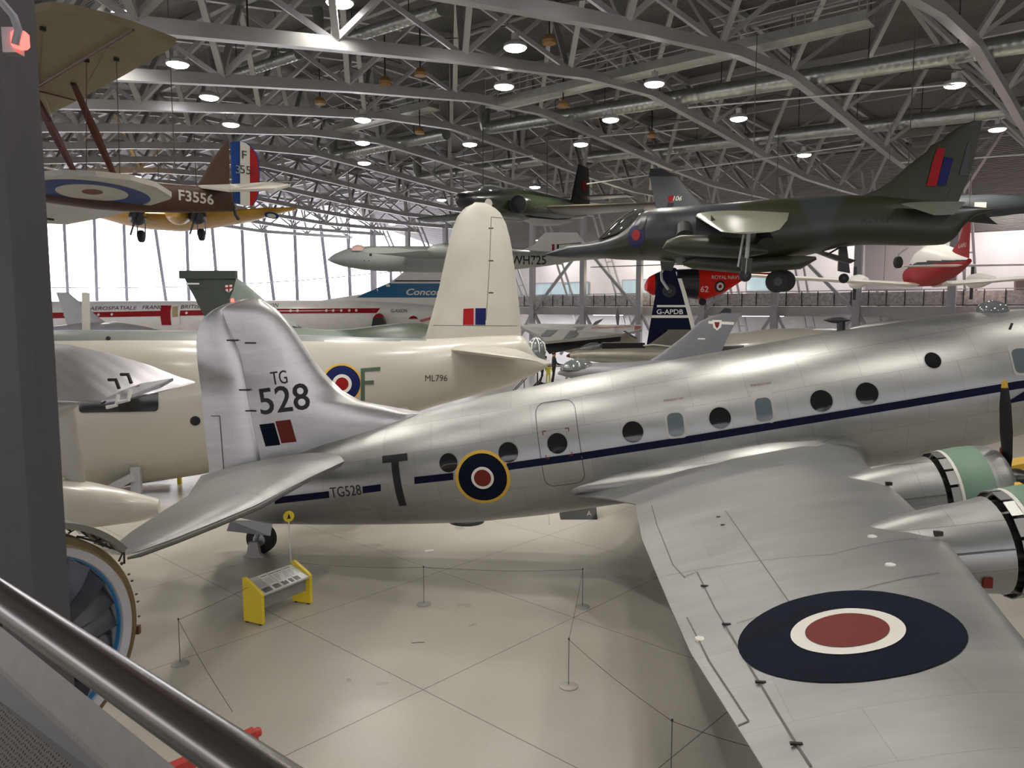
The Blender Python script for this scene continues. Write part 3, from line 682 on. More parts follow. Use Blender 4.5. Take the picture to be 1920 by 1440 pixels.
# door outline: hollow rounded rectangle made of thin strips
def outline(name, tree, P, w, m, org, ang, off=.006, f=F):
    polys = []
    for a, c in zip(P, P[1:] + P[:1]):
        a, c = Vector(a), Vector(c); d = (c - a)
        if d.length < 1e-4: continue
        d.normalize(); n = Vector((-d.y, d.x)) * w / 2; polys.append([tuple(a - n), tuple(c - n + d * w * .2), tuple(c + n + d * w * .2), tuple(a + n)])
    return decal(f, name, tree, polys, m, org, ang, off, grid=.15)
h = F.hit(1049, 833, ft); outline('cabin_door_edge', ft, rrect(.95, 1.93, .22), .022, seam, (h.x, h.z - .02), R(9))
h = F.hit(1045, 831.5, ft); crn = []
for sx_, sy_ in ((-1, -1), (1, -1), (1, 1), (-1, 1)):
    crn += [rect(.09, .022, sx_ * .27, sy_ * .31), rect(.022, .09, sx_ * .305, sy_ * .275)]
decal(F, 'door_corner_marks', ft, crn, M['dred'], (h.x, h.z), R(9), .008)
h = F.hit(1912, 742, ft); decal(F, 'cheat_line_arrow', ft, [[(-.35, -.1), (.9, .15), (.9, .75), (.3, .35)]], M['navy'], (h.x, h.z - .1), 0, .008)
# roof bumps: aerial housing, hatch fairing, astrodome
p = F.pt(1575, 618)
F.part('aerial_housing', body(F, [(1545, 599), (1560, 595), (1580, 595), (1594, 600)], [(1545, 601), (1560, 606), (1580, 606), (1594, 601)], 1.0, 14, 10), M['black'])
F.part('aerial_mast', MB().tube([F.pt(1577, 603), F.pt(1577, 625)], .1, 8), M['black'])
F.part('roof_hatch_fairing', body(F, [(1590, 616), (1625, 606), (1680, 598), (1720, 598), (1735, 602)], [(1590, 622), (1660, 625), (1735, 612)], 1.3, 16, 10), M['silver'])
F.part('astrodome', MB().lathe(F.pt(1860, 586) - Vector((0, 0, .05)), (0, 0, 1), [(0, .36), (.1, .36), (.22, .30), (.30, .18), (.34, .02)], 20), M['canopy'])
F.part('pitot_probe', MB().bar(F.pt(1893, 618, -1.3), F.pt(1898, 606, -1.3), .06, .03), M['black'], False)
# tailplane
def tp(x, y): return F.pl(x, y, 2.42, -8.0, .17, .02)
tl = wing([(tp(602, 884) + Vector((.15, 1.2, 0)), Vector((-9.3, -.2, 2.25)), .13), (tp(585, 893), Vector((-9.35, -.75, 2.28)), .12), (tp(480, 947), tp(352, 930), .115), (tp(400, 980), tp(298, 963), .11), (tp(330, 1008), tp(246, 997), .10), (tp(262, 1033), tp(212, 1024), .09), (tp(236, 1040), tp(209, 1038), .06)], sub=2)
F.part('tailplane', tl, M['silver_wing'])
mir = lambda p: Vector((p.x, -p.y, p.z + 0))
tl2 = wing([(mir(tp(602, 884)) , Vector((-9.3, .2, 2.25)), .13), (mir(tp(400, 980)), mir(tp(298, 963)), .11), (mir(tp(262, 1033)), mir(tp(212, 1024)), .09)], sub=2)
F.part('tailplane', tl2, M['silver_wing'])
F.part('tailplane_fillet', body(F, [(530, 905), (560, 880), (590, 878), (606, 886)], [(530, 935), (560, 912), (590, 898), (606, 890)], [(-9, .1), (-7.5, .9), (-6.3, .5)], 14, 8, qc=-.35), M['silver'])
PL = [(560, 904), (480, 948), (400, 981), (330, 1009), (262, 1034), (236, 1041)]
F.part('deicer_edge', MB().tube([tp(x, y) + Vector((.02, 0, -.05)) for x, y in PL], [.05, .05, .045, .04, .035, .02], 8), mat('deicer_rubber', (.10, .10, .09), .5))
# wings
WP = dict(h0=2.3, s0=1.2, ss=.17, sq=.04)
wp = lambda x, y: F.pl(x, y, **WP)
def wz(s, q): return WP['h0'] + (s - WP['s0']) * WP['ss'] + abs(q) * WP['sq']
LEq = [(1.3, 7.0), (2.2, 6.6), (4.5, 6.25), (8, 5.75), (10.7, 5.15), (13, 4.7), (17.3, 3.6)]
TEq = [(1.3, .2), (2.0, .9), (3.2, 1.62), (6, 1.58), (9, 1.7), (11, 1.80), (13.2, 2.06), (17.3, 2.5)]
THq = [(1.3, .20), (2.2, .17), (3.3, .155), (8, .14), (13, .12), (17.3, .09)]
def wst(q, sg=-1):
    l, t = interp(LEq, q), interp(TEq, q); k = .16 if q < 2.6 else 0
    return (Vector((l, sg * q, wz(l, q) - .10)), Vector((t, sg * q, wz(t, q) - .05)), interp(THq, q))
qs = [1.2, 1.7, 2.2, 2.7, 3.2, 4.5, 6, 8, 9.5, 11, 12.2, 13.2, 15, 16.4, 17.1]
wgm = wing([wst(q) for q in qs], camber=.012, sub=2); wT = wgm.tree()
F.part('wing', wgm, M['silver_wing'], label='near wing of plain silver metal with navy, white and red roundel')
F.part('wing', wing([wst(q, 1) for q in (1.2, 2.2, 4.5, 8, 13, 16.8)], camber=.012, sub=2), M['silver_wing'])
# root fillet
rings = []
for i, (s, r_) in enumerate(((-.4, .02), (.3, .28), (1.1, .5), (2.2, .72), (3.4, .95), (4.6, 1.02), (5.6, .9), (6.4, .6), (7.0, .12))):
    z = wz(s, 1.6) ; rings.append([Vector((s, -1.15 - 1.35 * r_ * (math.cos(a) * .9), z + .02 + .62 * r_ * math.sin(a) + .10)) for a in [2 * math.pi * k / 16 for k in range(16)]])
F.part('wing_root_fillet', MB().loft(rings), M['silver'], ang=60)
# wing roundel and seams
rc = F.hit(1588, 1183, wT)
roundel(F, wT, (rc.x, rc.y), (1.08, .545, .40), (M['navy_r'], M['offw'], M['dred']), axis='top', name='wing_roundel')
def wl(name, pts, w=.02, m=seam): return line_decal(F, name, wT, pts, w, m, axis='top', off=.007)
wl('aileron_gap', [(1307, 1073), (1340, 1140), (1402, 1245), (1425, 1282), (1495, 1398), (1521, 1438)], .02)
wl('aileron_gap', [(1283, 1082), (1307, 1073)], .02)
wl('trim_tab_gap', [(1288, 1158), (1330, 1240), (1404, 1353)], .018)
wl('trim_tab_gap', [(1384, 1361), (1404, 1353)], .018)
wl('flap_gap', [(1222, 948), (1232, 985), (1262, 1060), (1285, 1085)], .018)
wl('panel_seam', [(1360, 958), (1480, 1130)], .014)
wl('panel_seam', [(1250, 1080), (1560, 1040), (1720, 1010)], .012)
wl('panel_seam', [(1380, 1170), (1600, 1110), (1760, 1075)], .012)
for x, y in ((1321, 1100), (1362, 1172), (1426, 1281), (1493, 1397)):
    h = F.hit(x, y, wT)
    if h: F.part('aileron_hinge', MB().box(h + Vector((0, 0, .012)), (.10, .03, .02)), M['dark'], False)
for x, y in ((1636, 1006), (1670, 1059), (1313, 1198)):
    h = F.hit(x, y, wT)
    if h: F.part('wing_fitting', MB().lathe(h - Vector((0, 0, .01)), (0, 0, 1), [(0, .07), (.02, .06), (.035, .02)], 12), M['offw'])
for x, y in ((1349, 969), (1357, 984)):
    h = F.hit(x, y, wT)
    if h: F.part('wing_slot', MB().box(h, (.1, .05, .012)), M['dark'], False)
# engines
def engine(q, ds, near=True, bmat=None):
    d = Vector((1, 0, .165)).normalized()
    def c(s): return Vector((s + ds, q, 3.18 + (s - 7) * .165 + abs(q) * .015 - .05))
    def rg(s, r, n=32, dz=0): 
        cc = c(s) + Vector((0, 0, dz)); u = Vector((0, 1, 0)); v = Vector((-.163, 0, .987))
        return [cc + r * (math.cos(a) * u + math.sin(a) * v) for a in [2 * math.pi * k / n for k in range(n)]]
    nm_ = 'engine_nacelle'
    e = F.part(nm_, MB().loft([rg(4.55, .04, dz=.42), rg(4.85, .2, dz=.28), rg(5.3, .38, dz=.1), rg(5.8, .54, dz=.04), rg(6.3, .63), rg(6.75, .66), rg(6.92, .69), rg(6.95, .60)]), M['silver'])
    z0 = lambda o: setattr(o, 'location', (0, 0, 0))
    P = lambda n_, mb_, m_, lab=None: F.part(n_, mb_, m_, parent=e, label=lab)
    P('cooling_gap', MB().loft([rg(6.93, .62), rg(7.16, .62)], False), M['black'])
    for k in range(16):
        a0 = 2 * math.pi * k / 16; aa = [a0 + .03, a0 + .36]
        def gp(s, r, a): return c(s) + Vector((-.163 * r * math.sin(a), r * math.cos(a), .987 * r * math.sin(a)))
        q4 = [gp(6.99, .765, aa[0]), gp(6.99, .765, aa[1]), gp(7.18, .76, aa[1]), gp(7.18, .76, aa[0])]
        mb_ = MB().add(q4 + [x - Vector((0, 0, 0)) + (c(7.1) - x).normalized() * .02 for x in q4], [(0, 1, 2, 3), (7, 6, 5, 4), (0, 4, 5, 1), (1, 5, 6, 2), (2, 6, 7, 3), (3, 7, 4, 0)])
        P('cowl_gill', mb_, M['silver_wing'])
    P('cowl_band', MB().loft([rg(7.17, .745), rg(7.2, .765), rg(7.45, .785), rg(7.72, .775)], False), M['green'], 'pale green cowl band')
    P('cowl_ring', MB().loft([rg(7.14, .70), rg(7.14, .765), rg(7.19, .77), rg(7.19, .70)], False), M['offw'])
    P('cowl_lip', MB().loft([rg(7.72, .775), rg(7.95, .74), rg(8.08, .67), rg(8.12, .60), rg(8.08, .54), rg(7.8, .52)], False), M['silver'])
    P('cowl_inside', MB().loft([rg(7.8, .53), rg(7.75, .02)], False), M['black'])
    P('spinner', MB().loft([rg(7.9, .2), rg(8.15, .24), rg(8.4, .2), rg(8.6, .1), rg(8.68, .02)]), M['black'])
    u = Vector((0, 1, 0)); v = Vector((-.163, 0, .987))
    for k in range(4):
        a = R(98 + 90 * k); dr = u * math.cos(a) + v * math.sin(a); tn = -u * math.sin(a) + v * math.cos(a)
        rr = []; 
        for r_, w_, tw in ((.15, .06, 0), (.5, .08, 60), (1.0, .10, 62), (1.5, .09, 65), (1.82, .06, 66)):
            ch = (tn * math.cos(R(tw)) + d * math.sin(R(tw))) * w_; nn = (dr.cross(ch)).normalized() * .02; cc = c(8.25) + dr * r_
            rr.append([cc - ch, cc + nn, cc + ch, cc - nn])
        bl = P('propeller_blade', MB().loft(rr), M['black'])
        ch = (tn * math.cos(R(66)) + d * math.sin(R(66))) * .055; nn = Vector(d) * .018
        rr2 = [[c(8.25) + dr * r_ - ch * k_, c(8.25) + dr * r_ + nn, c(8.25) + dr * r_ + ch * k_, c(8.25) + dr * r_ - nn] for r_, k_ in ((1.82, 1), (1.92, .8), (1.96, .3))]
        F.part('blade_tip', MB().loft(rr2), M['yel'], parent=bl, label='yellow blade tip')
    h = c(6.1) + Vector((0, -.62 if near else .62, .1))
    P('exhaust_stub', MB().box(c(6.0) + Vector((0, -.44, .42)), (.11, .06, .06)), M['dark'])
    P('exhaust_stub', MB().box(c(7.05) + Vector((0, -.5, .52)), (.16, .06, .05)), M['dark'])
    seg = MB().tube([c(5.9) + Vector((0, -.605, .15)), c(6.9) + Vector((0, -.675, .15))], .012, 5); P('nacelle_seam', seg, seam)
    if q < -7:
        P('red_panel', MB().box(c(6.6) + Vector((0, -.60, -.30)), (.12, .05, .14)), M['dred'])
engine(-4.7, 0); engine(-8.0, -.55); engine(4.7, 0, False); engine(8.0, -.55, False)
# tail wheel
tw = F.loc(gnd(490, 1036)); tw.z = 0
u = F.part('tail_wheel', MB().lathe((tw.x + .02, tw.y - .16, .40), (0, 1, 0), [(0, .30), (.02, .37), (.08, .40), (.24, .40), (.30, .37), (.32, .30)], 28), M['rubber'])
F.part('wheel_hub', MB().lathe((tw.x + .02, tw.y - .2, .40), (0, 1, 0), [(0, .08), (.02, .17), (.3, .2)], 20), M['steel'], parent=u)
F.part('tail_wheel_leg', MB().tube([(tw.x - .05, tw.y - .24, .42), (tw.x + .05, tw.y - .24, .75), (tw.x + .05, tw.y, 1.05)], .05, 10), M['steel'])
F.part('wheel_chock', MB().prism([(tw.x - .32, tw.y - .45, 0), (tw.x + .28, tw.y - .45, 0), (tw.x + .15, tw.y - .45, .12), (tw.x + .1, tw.y - .45, .42), (tw.x - .14, tw.y - .45, .42), (tw.x - .2, tw.y - .45, .12)], (0, .12, 0)), M['steel'], False)
F.part('wheel_door', MB().prism([(tw.x - .75, tw.y - .42, .70), (tw.x + .45, tw.y - .42, .60), (tw.x + .48, tw.y - .3, .98), (tw.x - .7, tw.y - .3, .95)], (0, .03, 0)), M['silver_wing'], False)
# main wheels under the inner engines
for sg in (-1, 1):
    for dq in (-.35, .35):
        F.part('main_wheel', MB().lathe((6.6, sg * 4.7 + dq - .15, .62), (0, 1, 0), [(0, .4), (.03, .58), (.1, .62), (.2, .62), (.27, .58), (.3, .4)], 24), M['rubber'])
    F.part('main_gear_leg', MB().tube([(6.6, sg * 4.7, .62), (6.5, sg * 4.7, 2.7)], .1, 10), M['steel'])

# ================================================================== OTHER AIRCRAFT
def recolor(mb, fn):
    """material index per face from its centre"""
    for i, fc in enumerate(mb.f):
        c = Vector((0, 0, 0))
        for v in fc: c += Vector(mb.v[v])
        mb.m[i] = fn(c / len(fc))
    return mb
def pxpoly(f, tree, P, axis='side'):
    out = []
    for x, y in P:
        h = f.hit(x, y, tree)
        if h is None: h = f.pt(x, y, 0)
        out.append((h.x, h.z) if axis == 'side' else (h.x, h.y))
    return out
def pxdecal(f, name, tree, P, m, off=.02, grid=.4, parent=None, label=None):
    return decal(f, name, tree, [pxpoly(f, tree, P)], m, (0, 0), 0, off, 'side', grid, parent, label)
# ---- cream flying boat, bow to the left
S = Fr('flying_boat', (-1.0, 30.6), 17, 'large cream flying boat with tall rounded tail fin, marked F and ML796', 'aircraft')
top = [('m', -21.5, 6.4), (60, 619), (250, 619), (370, 621), (560, 628), (700, 633), (800, 635), (900, 629), (972, 628), (984, 631), (989, 648), (1000, 664), (1023, 676)]
bot = [('m', -21.5, .9), (90, 930), (150, 925), (260, 906), (390, 886), (560, 850), (700, 800), (810, 762), (885, 742), (950, 724), (1000, 702), (1018, 690), (1025, 682)]
hb = body(S, top, bot, [(-21, 1.55), (-8, 1.5), (-4, 1.2), (0, .85), (3, .45), (4, .35)], 96, 60, 2.3)
zl = lambda s: interp([(-22, 5.75), (-14, 5.75), (-6, 5.65), (-2, 5.3)], s)
recolor(hb, lambda c: 1 if c.x < -2.4 and c.z > interp([(-22, 5.52), (-14, 5.48), (-8, 5.42), (-2.2, 5.33)], c.x) else (2 if c.z < interp([(-22, 0.5), (-16.2, .75), (-14, 1.25), (-9, 1.45), (-5, 2.0), (-4.5, 0)], c.x) else 0))
hullb = mat('hull_bottom_shading', (.46, .44, .36), .4, 0, .06)  # darker cream puts the shading of the hull bottom into the colour
S.part('hull', hb, (M['cream'], M['seagrey'], hullb), ang=70); hT = hb.tree()
fb = fin(S, [(795, 640), (807, 600), (822, 545), (836, 480), (848, 430), (858, 405), (872, 389), (890, 381)], [(978, 640), (974, 580), (966, 510), (957, 450), (949, 420), (938, 399), (925, 387), (908, 380)], [.13, .12], 18)
S.part('tail_fin', fb, M['cream2']); fT = fb.tree()
line_decal(S, 'rudder_gap', fT, [(942, 409), (921, 407), (918, 489), (914, 560), (911, 600)], .03, seam, axis='side')
line_decal(S, 'fin_base_seam', fT, [(812, 610), (970, 611)], .02, seam)
for y in (428, 489, 549): line_decal(S, 'rudder_hinge', fT, [(916, y), (925, y)], .05, M['mark'])
pxdecal(S, 'fin_flash', fT, [(869, 579), (888, 578), (888, 609), (868, 609)], M['red']); pxdecal(S, 'fin_flash', fT, [(891, 578), (911, 578), (910, 609), (891, 609)], M['blue'])
h = S.hit(641, 720, hT); roundel(S, hT, (h.x, h.z), (.735, .66, .35, .235), (M['yel'], M['blue'], M['offw'], M['red']))
pxdecal(S, 'code_letter', hT, [(676, 691), (713, 688), (713, 695), (684, 697), (684, 714), (701, 713), (701, 721), (684, 721), (684, 751), (676, 751)], M['seagreen'])
h = S.hit(818, 709, hT); decal(S, 'serial_text', hT, text2d('ML796', .24, .95), M['mark'], (h.x, h.z), R(-1))
def rr_px(x0, y0, x1, y1, r=7):
    P = []
    for cx, cy, a0 in ((x1 - r, y1 - r, 0), (x0 + r, y1 - r, 90), (x0 + r, y0 + r, 180), (x1 - r, y0 + r, 270)):
        for i in range(4): a = R(a0 + 30 * i); P.append((cx + r * math.cos(a), cy + r * math.sin(a)))
    return P
pxdecal(S, 'hull_opening', hT, [(x, y - (x - 150) * .02) for x, y in rr_px(148, 735, 297, 774)], M['glassd'])
pxdecal(S, 'hull_opening', hT, rr_px(40, 793, 87, 826, 5), M['glassd'])
h = S.hit(366, 789, hT); decal(S, 'porthole', hT, [circ(.165, 24)], M['glassd'], (h.x, h.z), 0, .02)
def sp(x, y, q): return S.pt(x, y, q)
S.part('tailplane', wing([(sp(835, 655, -.3), sp(960, 652, -.3), .14), (sp(860, 657, -1.4), sp(985, 661, -1.4), .13), (sp(940, 667, -3.8), sp(1012, 673, -3.8), .12), (sp(985, 673, -4.9), sp(1024, 682, -4.9), .10), (sp(1004, 677, -5.2), sp(1022, 684, -5.2), .06)]), M['cream2'])
S.part('tail_turret', MB().lathe(sp(1005, 668, 0) + Vector((0, 0, -.1)), (0, 0, 1), [(0, .36), (.3, .42), (.6, .37), (.76, .22), (.82, .05)], 20), M['canopy'])
mb = MB()
for a in range(0, 360, 45):
    mb.tube([sp(1005, 668, 0) + Vector((.43 * math.cos(R(a)), .43 * math.sin(R(a)), .2)), sp(1005, 668, 0) + Vector((.37 * math.cos(R(a)), .37 * math.sin(R(a)), .52)), sp(1005, 668, 0) + Vector((.1 * math.cos(R(a)), .1 * math.sin(R(a)), .74))], .02, 4)
S.part('turret_frame', mb, M['offw'])
S.part('aerial_mast', MB().prism([sp(153, 548, -.1), sp(167, 549, -.1), sp(168, 622, -.1), sp(154, 622, -.1)], (0, .12, 0)), M['cream'], False)
S.part('spine_dome', MB().lathe(sp(203, 634, -.8), (0, -1, .5), [(0, .08), (.03, .06)], 10), M['black'])
def wpt(x, y, Y): return S.loc(at(x, y, Y))
fl = body(S, [(40, 888), (85, 893), (160, 903), (240, 921), (290, 934), (298, 937)], [(40, 985), (130, 990), (200, 985), (260, 977), (298, 967)], 1.0, 20, 20, 2.2, qc=-6.5)
fo = S.part('wing_float', fl, M['cream'], ang=60)
mb = MB(); ringz = []
for (x, y, hw) in ((118, 765, .28), (125, 820, .33), (136, 870, .30), (143, 905, .22)):
    c = S.pt(x, y, -6.5); ringz.append([c + Vector((hw * math.cos(a), .09 * math.sin(a), 0)) for a in [2 * math.pi * k / 14 for k in range(14)]])
S.part('float_strut', mb.loft(ringz), M['cream'], parent=fo).location = (0, 0, 0)
S.part('float_strut', MB().loft([[S.pt(x, y, -6.1) + Vector((.14 * math.cos(a), .06 * math.sin(a), 0)) for a in [2 * math.pi * k / 10 for k in range(10)]] for x, y in ((100, 770), (130, 905))]), M['cream'], parent=fo).location = (0, 0, 0)
S.part('bracing_wire', MB().tube([S.pt(75, 852, -6.5), S.pt(122, 905, -6.5)], .012, 4), M['dark'], parent=fo).location = (0, 0, 0)
S.part('hull_trestle', MB().box(S.pt(256, 905, -1.2) - Vector((0, 0, .2)), (.3, .4, 1.5)), M['steel2'], False)
S.part('hull_trestle', MB().bar(S.pt(190, 925, -1.4), S.pt(250, 893, -1.4), .3, .25), M['steel2'], False)
S.part('hull_trestle', MB().box(S.pt(256, 905, 1.2) - Vector((0, 0, .2)), (.3, .4, 1.5)), M['steel2'], False)
# ---- silver fabric wing reaching in from the left, in front of the flying boat
r = empty('silver_fabric_wing', at(60, 700, 19.2), 0, 'silver fabric-covered wing tip with hinged aileron, reaching in from behind the left pillar', 'wing')
Lw = lambda x, y, Y: at(x, y, Y) - r.location
wf_ = mat('silver_fabric', (.42, .41, .44), .34, .7, .05, 2)
nt = wf_.node_tree; b = nt.nodes['Principled BSDF']; tc = nt.nodes.new('ShaderNodeTexCoord'); wv = nt.nodes.new('ShaderNodeTexWave'); wv.inputs['Scale'].default_value = 1.1; wv.bands_direction = 'DIAGONAL'; wv.wave_profile = 'TRI'
nt.links.new(tc.outputs['Object'], wv.inputs['Vector']); bp = nt.nodes.new('ShaderNodeBump'); bp.inputs['Strength'].default_value = .22; bp.inputs['Distance'].default_value = .02; nt.links.new(wv.outputs['Fac'], bp.inputs['Height']); nt.links.new(bp.outputs['Normal'], b.inputs['Normal'])
A = [(-60, 640), (62, 643), (130, 648), (200, 662), (280, 684), (330, 704), (366, 716)]; B_ = [(-60, 738), (62, 750), (130, 752), (200, 757), (232, 753), (280, 740), (366, 718)]
Ya = [21.0, 20.4, 20.1, 19.8, 19.4, 19.1, 18.9]; Yb = [17.6, 17.6, 17.7, 17.8, 17.9, 18.3, 18.7]
rings = [foil(Lw(a[0], a[1], ya), Lw(c[0], c[1], yb), lerp(.10, .05, i / 6), (0, 0, 1)) for i, (a, c, ya, yb) in enumerate(zip(A, B_, Ya, Yb))]
MB().loft(rings).build('wing_panel', wf_, r, True, 60)
ail = MB().prism([Lw(190, 757, 17.6), Lw(232, 736, 18.0), Lw(262, 725, 18.3), Lw(325, 714, 18.6), Lw(300, 728, 18.1), Lw(240, 748, 17.7)], (0, 0, .07)); ail.build('aileron', wf_, r, False)
for x, y in ((222, 728), (245, 718)):
    MB().tube([Lw(x - 18, y - 16, 18.0), Lw(x - 5, y - 16, 17.9), Lw(x + 1, y, 17.8)], .04, 8).build('hinge_arm', M['black'], r)
    MB().tube([Lw(x, y + 12, 17.5), Lw(x - 4, y + 32, 17.4), Lw(x - 22, y + 36, 17.4)], .045, 8).build('balance_horn', M['offw'], r)
MB().tube([Lw(190, 757, 17.55), Lw(215, 744, 17.8), Lw(262, 724, 18.2)], .025, 6).build('aileron_hinge_line', M['dark'], r)
rg_ = []
for x, y0, y1 in ((40, 752, 800), (85, 752, 792), (115, 753, 782), (140, 754, 765), (150, 755, 757)):
    a, c = Lw(x, y0, 18.6), Lw(x, y1, 18.6); m_ = (a + c) / 2; hh = (a - c).length / 2; rg_.append([m_ + Vector((0, .5 * hh * 2 * math.cos(t), hh * math.sin(t))) for t in [2 * math.pi * k / 14 for k in range(14)]])
MB().loft(rg_).build('cream_fairing', M['cream2'], r)
# ---- delta bomber fin and spine behind the flying boat
V = Fr('camouflaged_bomber', (-10.5, 41), 0, 'green and grey camouflaged bomber whose square-topped fin rises behind the silver tail', 'aircraft')
vb = fin(V, [(600, 625), (560, 612), (530, 592), (493, 560), (465, 536), (444, 521), (443, 516)], [(400, 625), (388, 602), (375, 578), (362, 553), (350, 530), (346, 522)], [.10, .08], 14)
vT = vb.tree(); V.part('tail_fin', vb, M['vgreen'])
V.part('fin_cap', MB().box(V.pt(391, 515) , (2.95, .42, .42)), M['vgreen'], False)
pxdecal(V, 'grey_camouflage_area', vT, [(444, 522), (438, 545), (431, 562), (436, 590), (560, 614), (530, 593), (492, 561), (464, 537)], M['vgrey'], .06, .15)
pxdecal(V, 'fin_crest', vT, [(423, 535), (436, 534), (436, 543), (430, 549), (424, 545)], M['offw'], .05)
pxdecal(V, 'fin_crest_cross', vT, [(428.5, 534), (431, 534), (431, 548), (428.5, 548)], M['red'], .07); pxdecal(V, 'fin_crest_cross', vT, [(423, 539), (436, 538), (436, 541), (423, 542)], M['red'], .07)
V.part('fin_light_slot', MB().box(V.pt(361, 532, -.3), (.7, .05, .08)), M['offw'], False)
V.part('fuselage', body(V, [('m', -9.5, 4.8), (400, 628), (520, 612), (560, 614), (600, 618), (640, 619), (690, 613), (740, 605), (790, 606), (830, 614), ('m', 10.8, 4.6)], [('m', -9.5, 4.4), ('m', -6, 2.6), ('m', 4, 2.3), ('m', 10.8, 3.6)], 1.0, 24, 24), M['vulcan'], ang=70)
V.part('delta_wing', wing([(Vector((5, -.8, 3.6)), Vector((-8, -.8, 3.5)), .08), (Vector((-1.5, -6.5, 3.6)), Vector((-8, -6.5, 3.6)), .07)]), M['vulcan'])
V.part('delta_wing', wing([(Vector((5, .8, 3.6)), Vector((-8, .8, 3.5)), .08), (Vector((-4, 12, 3.9)), Vector((-8, 12, 3.9)), .07)]), M['vulcan'])
for y in (-2.6, 2.6): V.part('main_gear', MB().tube([(-2, y, 0), (-2, y, 3.4)], .25, 10), M['dark'])
# ---- supersonic airliner
A_ = Fr('supersonic_airliner', (-30, 72), 0, 'long white supersonic airliner with red stripe and blue tail band, far left', 'aircraft')
ab = body(A_, [('m', -27, 6.3), ('m', -24, 6.9), (0, 566), (60, 565), (300, 564), (560, 563), (660, 563), (740, 566), (830, 573), (900, 590), ('m', 29, 6.2)], [('m', -27, 6.0), ('m', -24, 4.4), ('m', -18, 3.85), ('m', 12, 3.85), ('m', 22, 4.6), ('m', 29, 6.0)], .87, 28, 30)
aT = ab.tree(); A_.part('fuselage', ab, M['white'], ang=70)
af = fin(A_, [(560, 566), (660, 559), (728, 531), (752, 514), (770, 497), (790, 476)], [(930, 575), (925, 559), (905, 531), (890, 510), (880, 476)], [.035, .05], 12); afT = af.tree()
A_.part('tail_fin', af, M['white'])
pxdecal(A_, 'blue_tail_band', afT, [(668, 558), (728, 531.5), (903, 531.5), (922, 558)], M['cblue'], .02)
pxdecal(A_, 'black_tail_line', afT, [(738, 528), (742, 525.5), (900, 525.5), (902, 528)], M['mark'], .02)
h = A_.hit(800, 547, afT); decal(A_, 'airline_name', afT, text2d('Concorde', .60, 1.28, .022, .25), M['offw'], (A_.pt(805, 547).x, h.z - .02), 0, .06, grid=1)
P = [(57, 587), (187, 585), (300, 583), (533, 579), (713, 578)]; Q_ = [(706, 587), (533, 588), (300, 593), (187, 595), (57, 598)]
pxdecal(A_, 'red_stripe', aT, [(-60, 588)] + P + Q_ + [(-60, 600)], M['red'], .02, .5)
for x in (75, 88, 122, 185, 210, 350, 516, 545, 558, 612, 625, 640, 655, 668):
    h = A_.hit(x, interp([(57, 592), (187, 590), (300, 588), (533, 583), (713, 582)], x), aT); decal(A_, 'cabin_window', aT, [circ(.12, 10)], M['offw'], (h.x, h.z), 0, .04)
for tx, x0, x1, y in (('AEROSPATIALE', 170, 255, 578), ('FRANCE', 268, 312, 576.5), ('BRITISH AIRCRAFT', 341, 444, 575), ('CORPORATION', 450, 521, 573)):
    t_ = text2d(tx, .34, 1, .0); w_ = max(v[0] for v in t_[0]) * 2; W_ = (x1 - x0) / 1440 * 72; t_ = ([(v[0] * W_ / w_, v[1]) for v in t_[0]], t_[1])
    h = A_.hit((x0 + x1) / 2, y, aT); decal(A_, 'airliner_lettering', aT, t_, M['mark'], (h.x, h.z), R(.7), .03, grid=1)
h = A_.hit(748, 583, aT); decal(A_, 'registration_text', aT, text2d('G-AXDN', .30, .9), M['mark'], (h.x, h.z), 0, .03, grid=1)
pxdecal(A_, 'open_cabin_door', aT, [(303, 574), (322, 574), (322, 609), (304, 609)], M['red'], .08)
pxdecal(A_, 'doorway', aT, [(322, 573), (335, 573), (339, 577), (338, 606), (334, 610), (322, 609)], M['white'], .05); pxdecal(A_, 'brass_doorway_inside', aT, [(324, 576), (334, 575), (334, 594), (324, 595)], M['tan'], .08)  # brass coloured interior seen through the doorway
pxdecal(A_, 'red_badge', aT, [(766, 598), (769, 594), (775, 592), (781, 594), (784, 598)], M['red'], .04); pxdecal(A_, 'pink_arrow', aT, [(786, 600), (815, 592), (815, 597), (790, 604)], mat('pink_marking', (.6, .2, .16), .5), .04)
A_.part('engine_nozzle', MB().prism([A_.pt(x, y, -2.2) for x, y in ((696, 614), (699, 597), (704, 590), (709, 588), (715, 592), (720, 602), (722, 614))], (0, 1.2, 0)), M['black'], False)
A_.part('nozzle_cap', MB().prism([A_.pt(x, y, -2.25) for x, y in ((699, 596), (704, 590), (709, 587.5), (714, 590), (717, 595))], (0, 1.2, 0)), M['red'], False)
A_.part('delta_wing', wing([(Vector((-6, -1.2, 4.3)), Vector((20, -1.2, 4.3)), .03), (Vector((6, -5, 4.2)), Vector((20, -5, 4.2)), .03), (Vector((15, -11, 4.1)), Vector((20, -11, 4.1)), .04)]), M['white'])
A_.part('delta_wing', wing([(Vector((-6, 1.2, 4.3)), Vector((20, 1.2, 4.3)), .03), (Vector((15, 9, 4.1)), Vector((20, 9, 4.1)), .04)]), M['white'])
for s in (-20, 6): A_.part('landing_gear', MB().tube([(s, 0, 0), (s, 0, 4.2)], .3, 10), M['steel'])
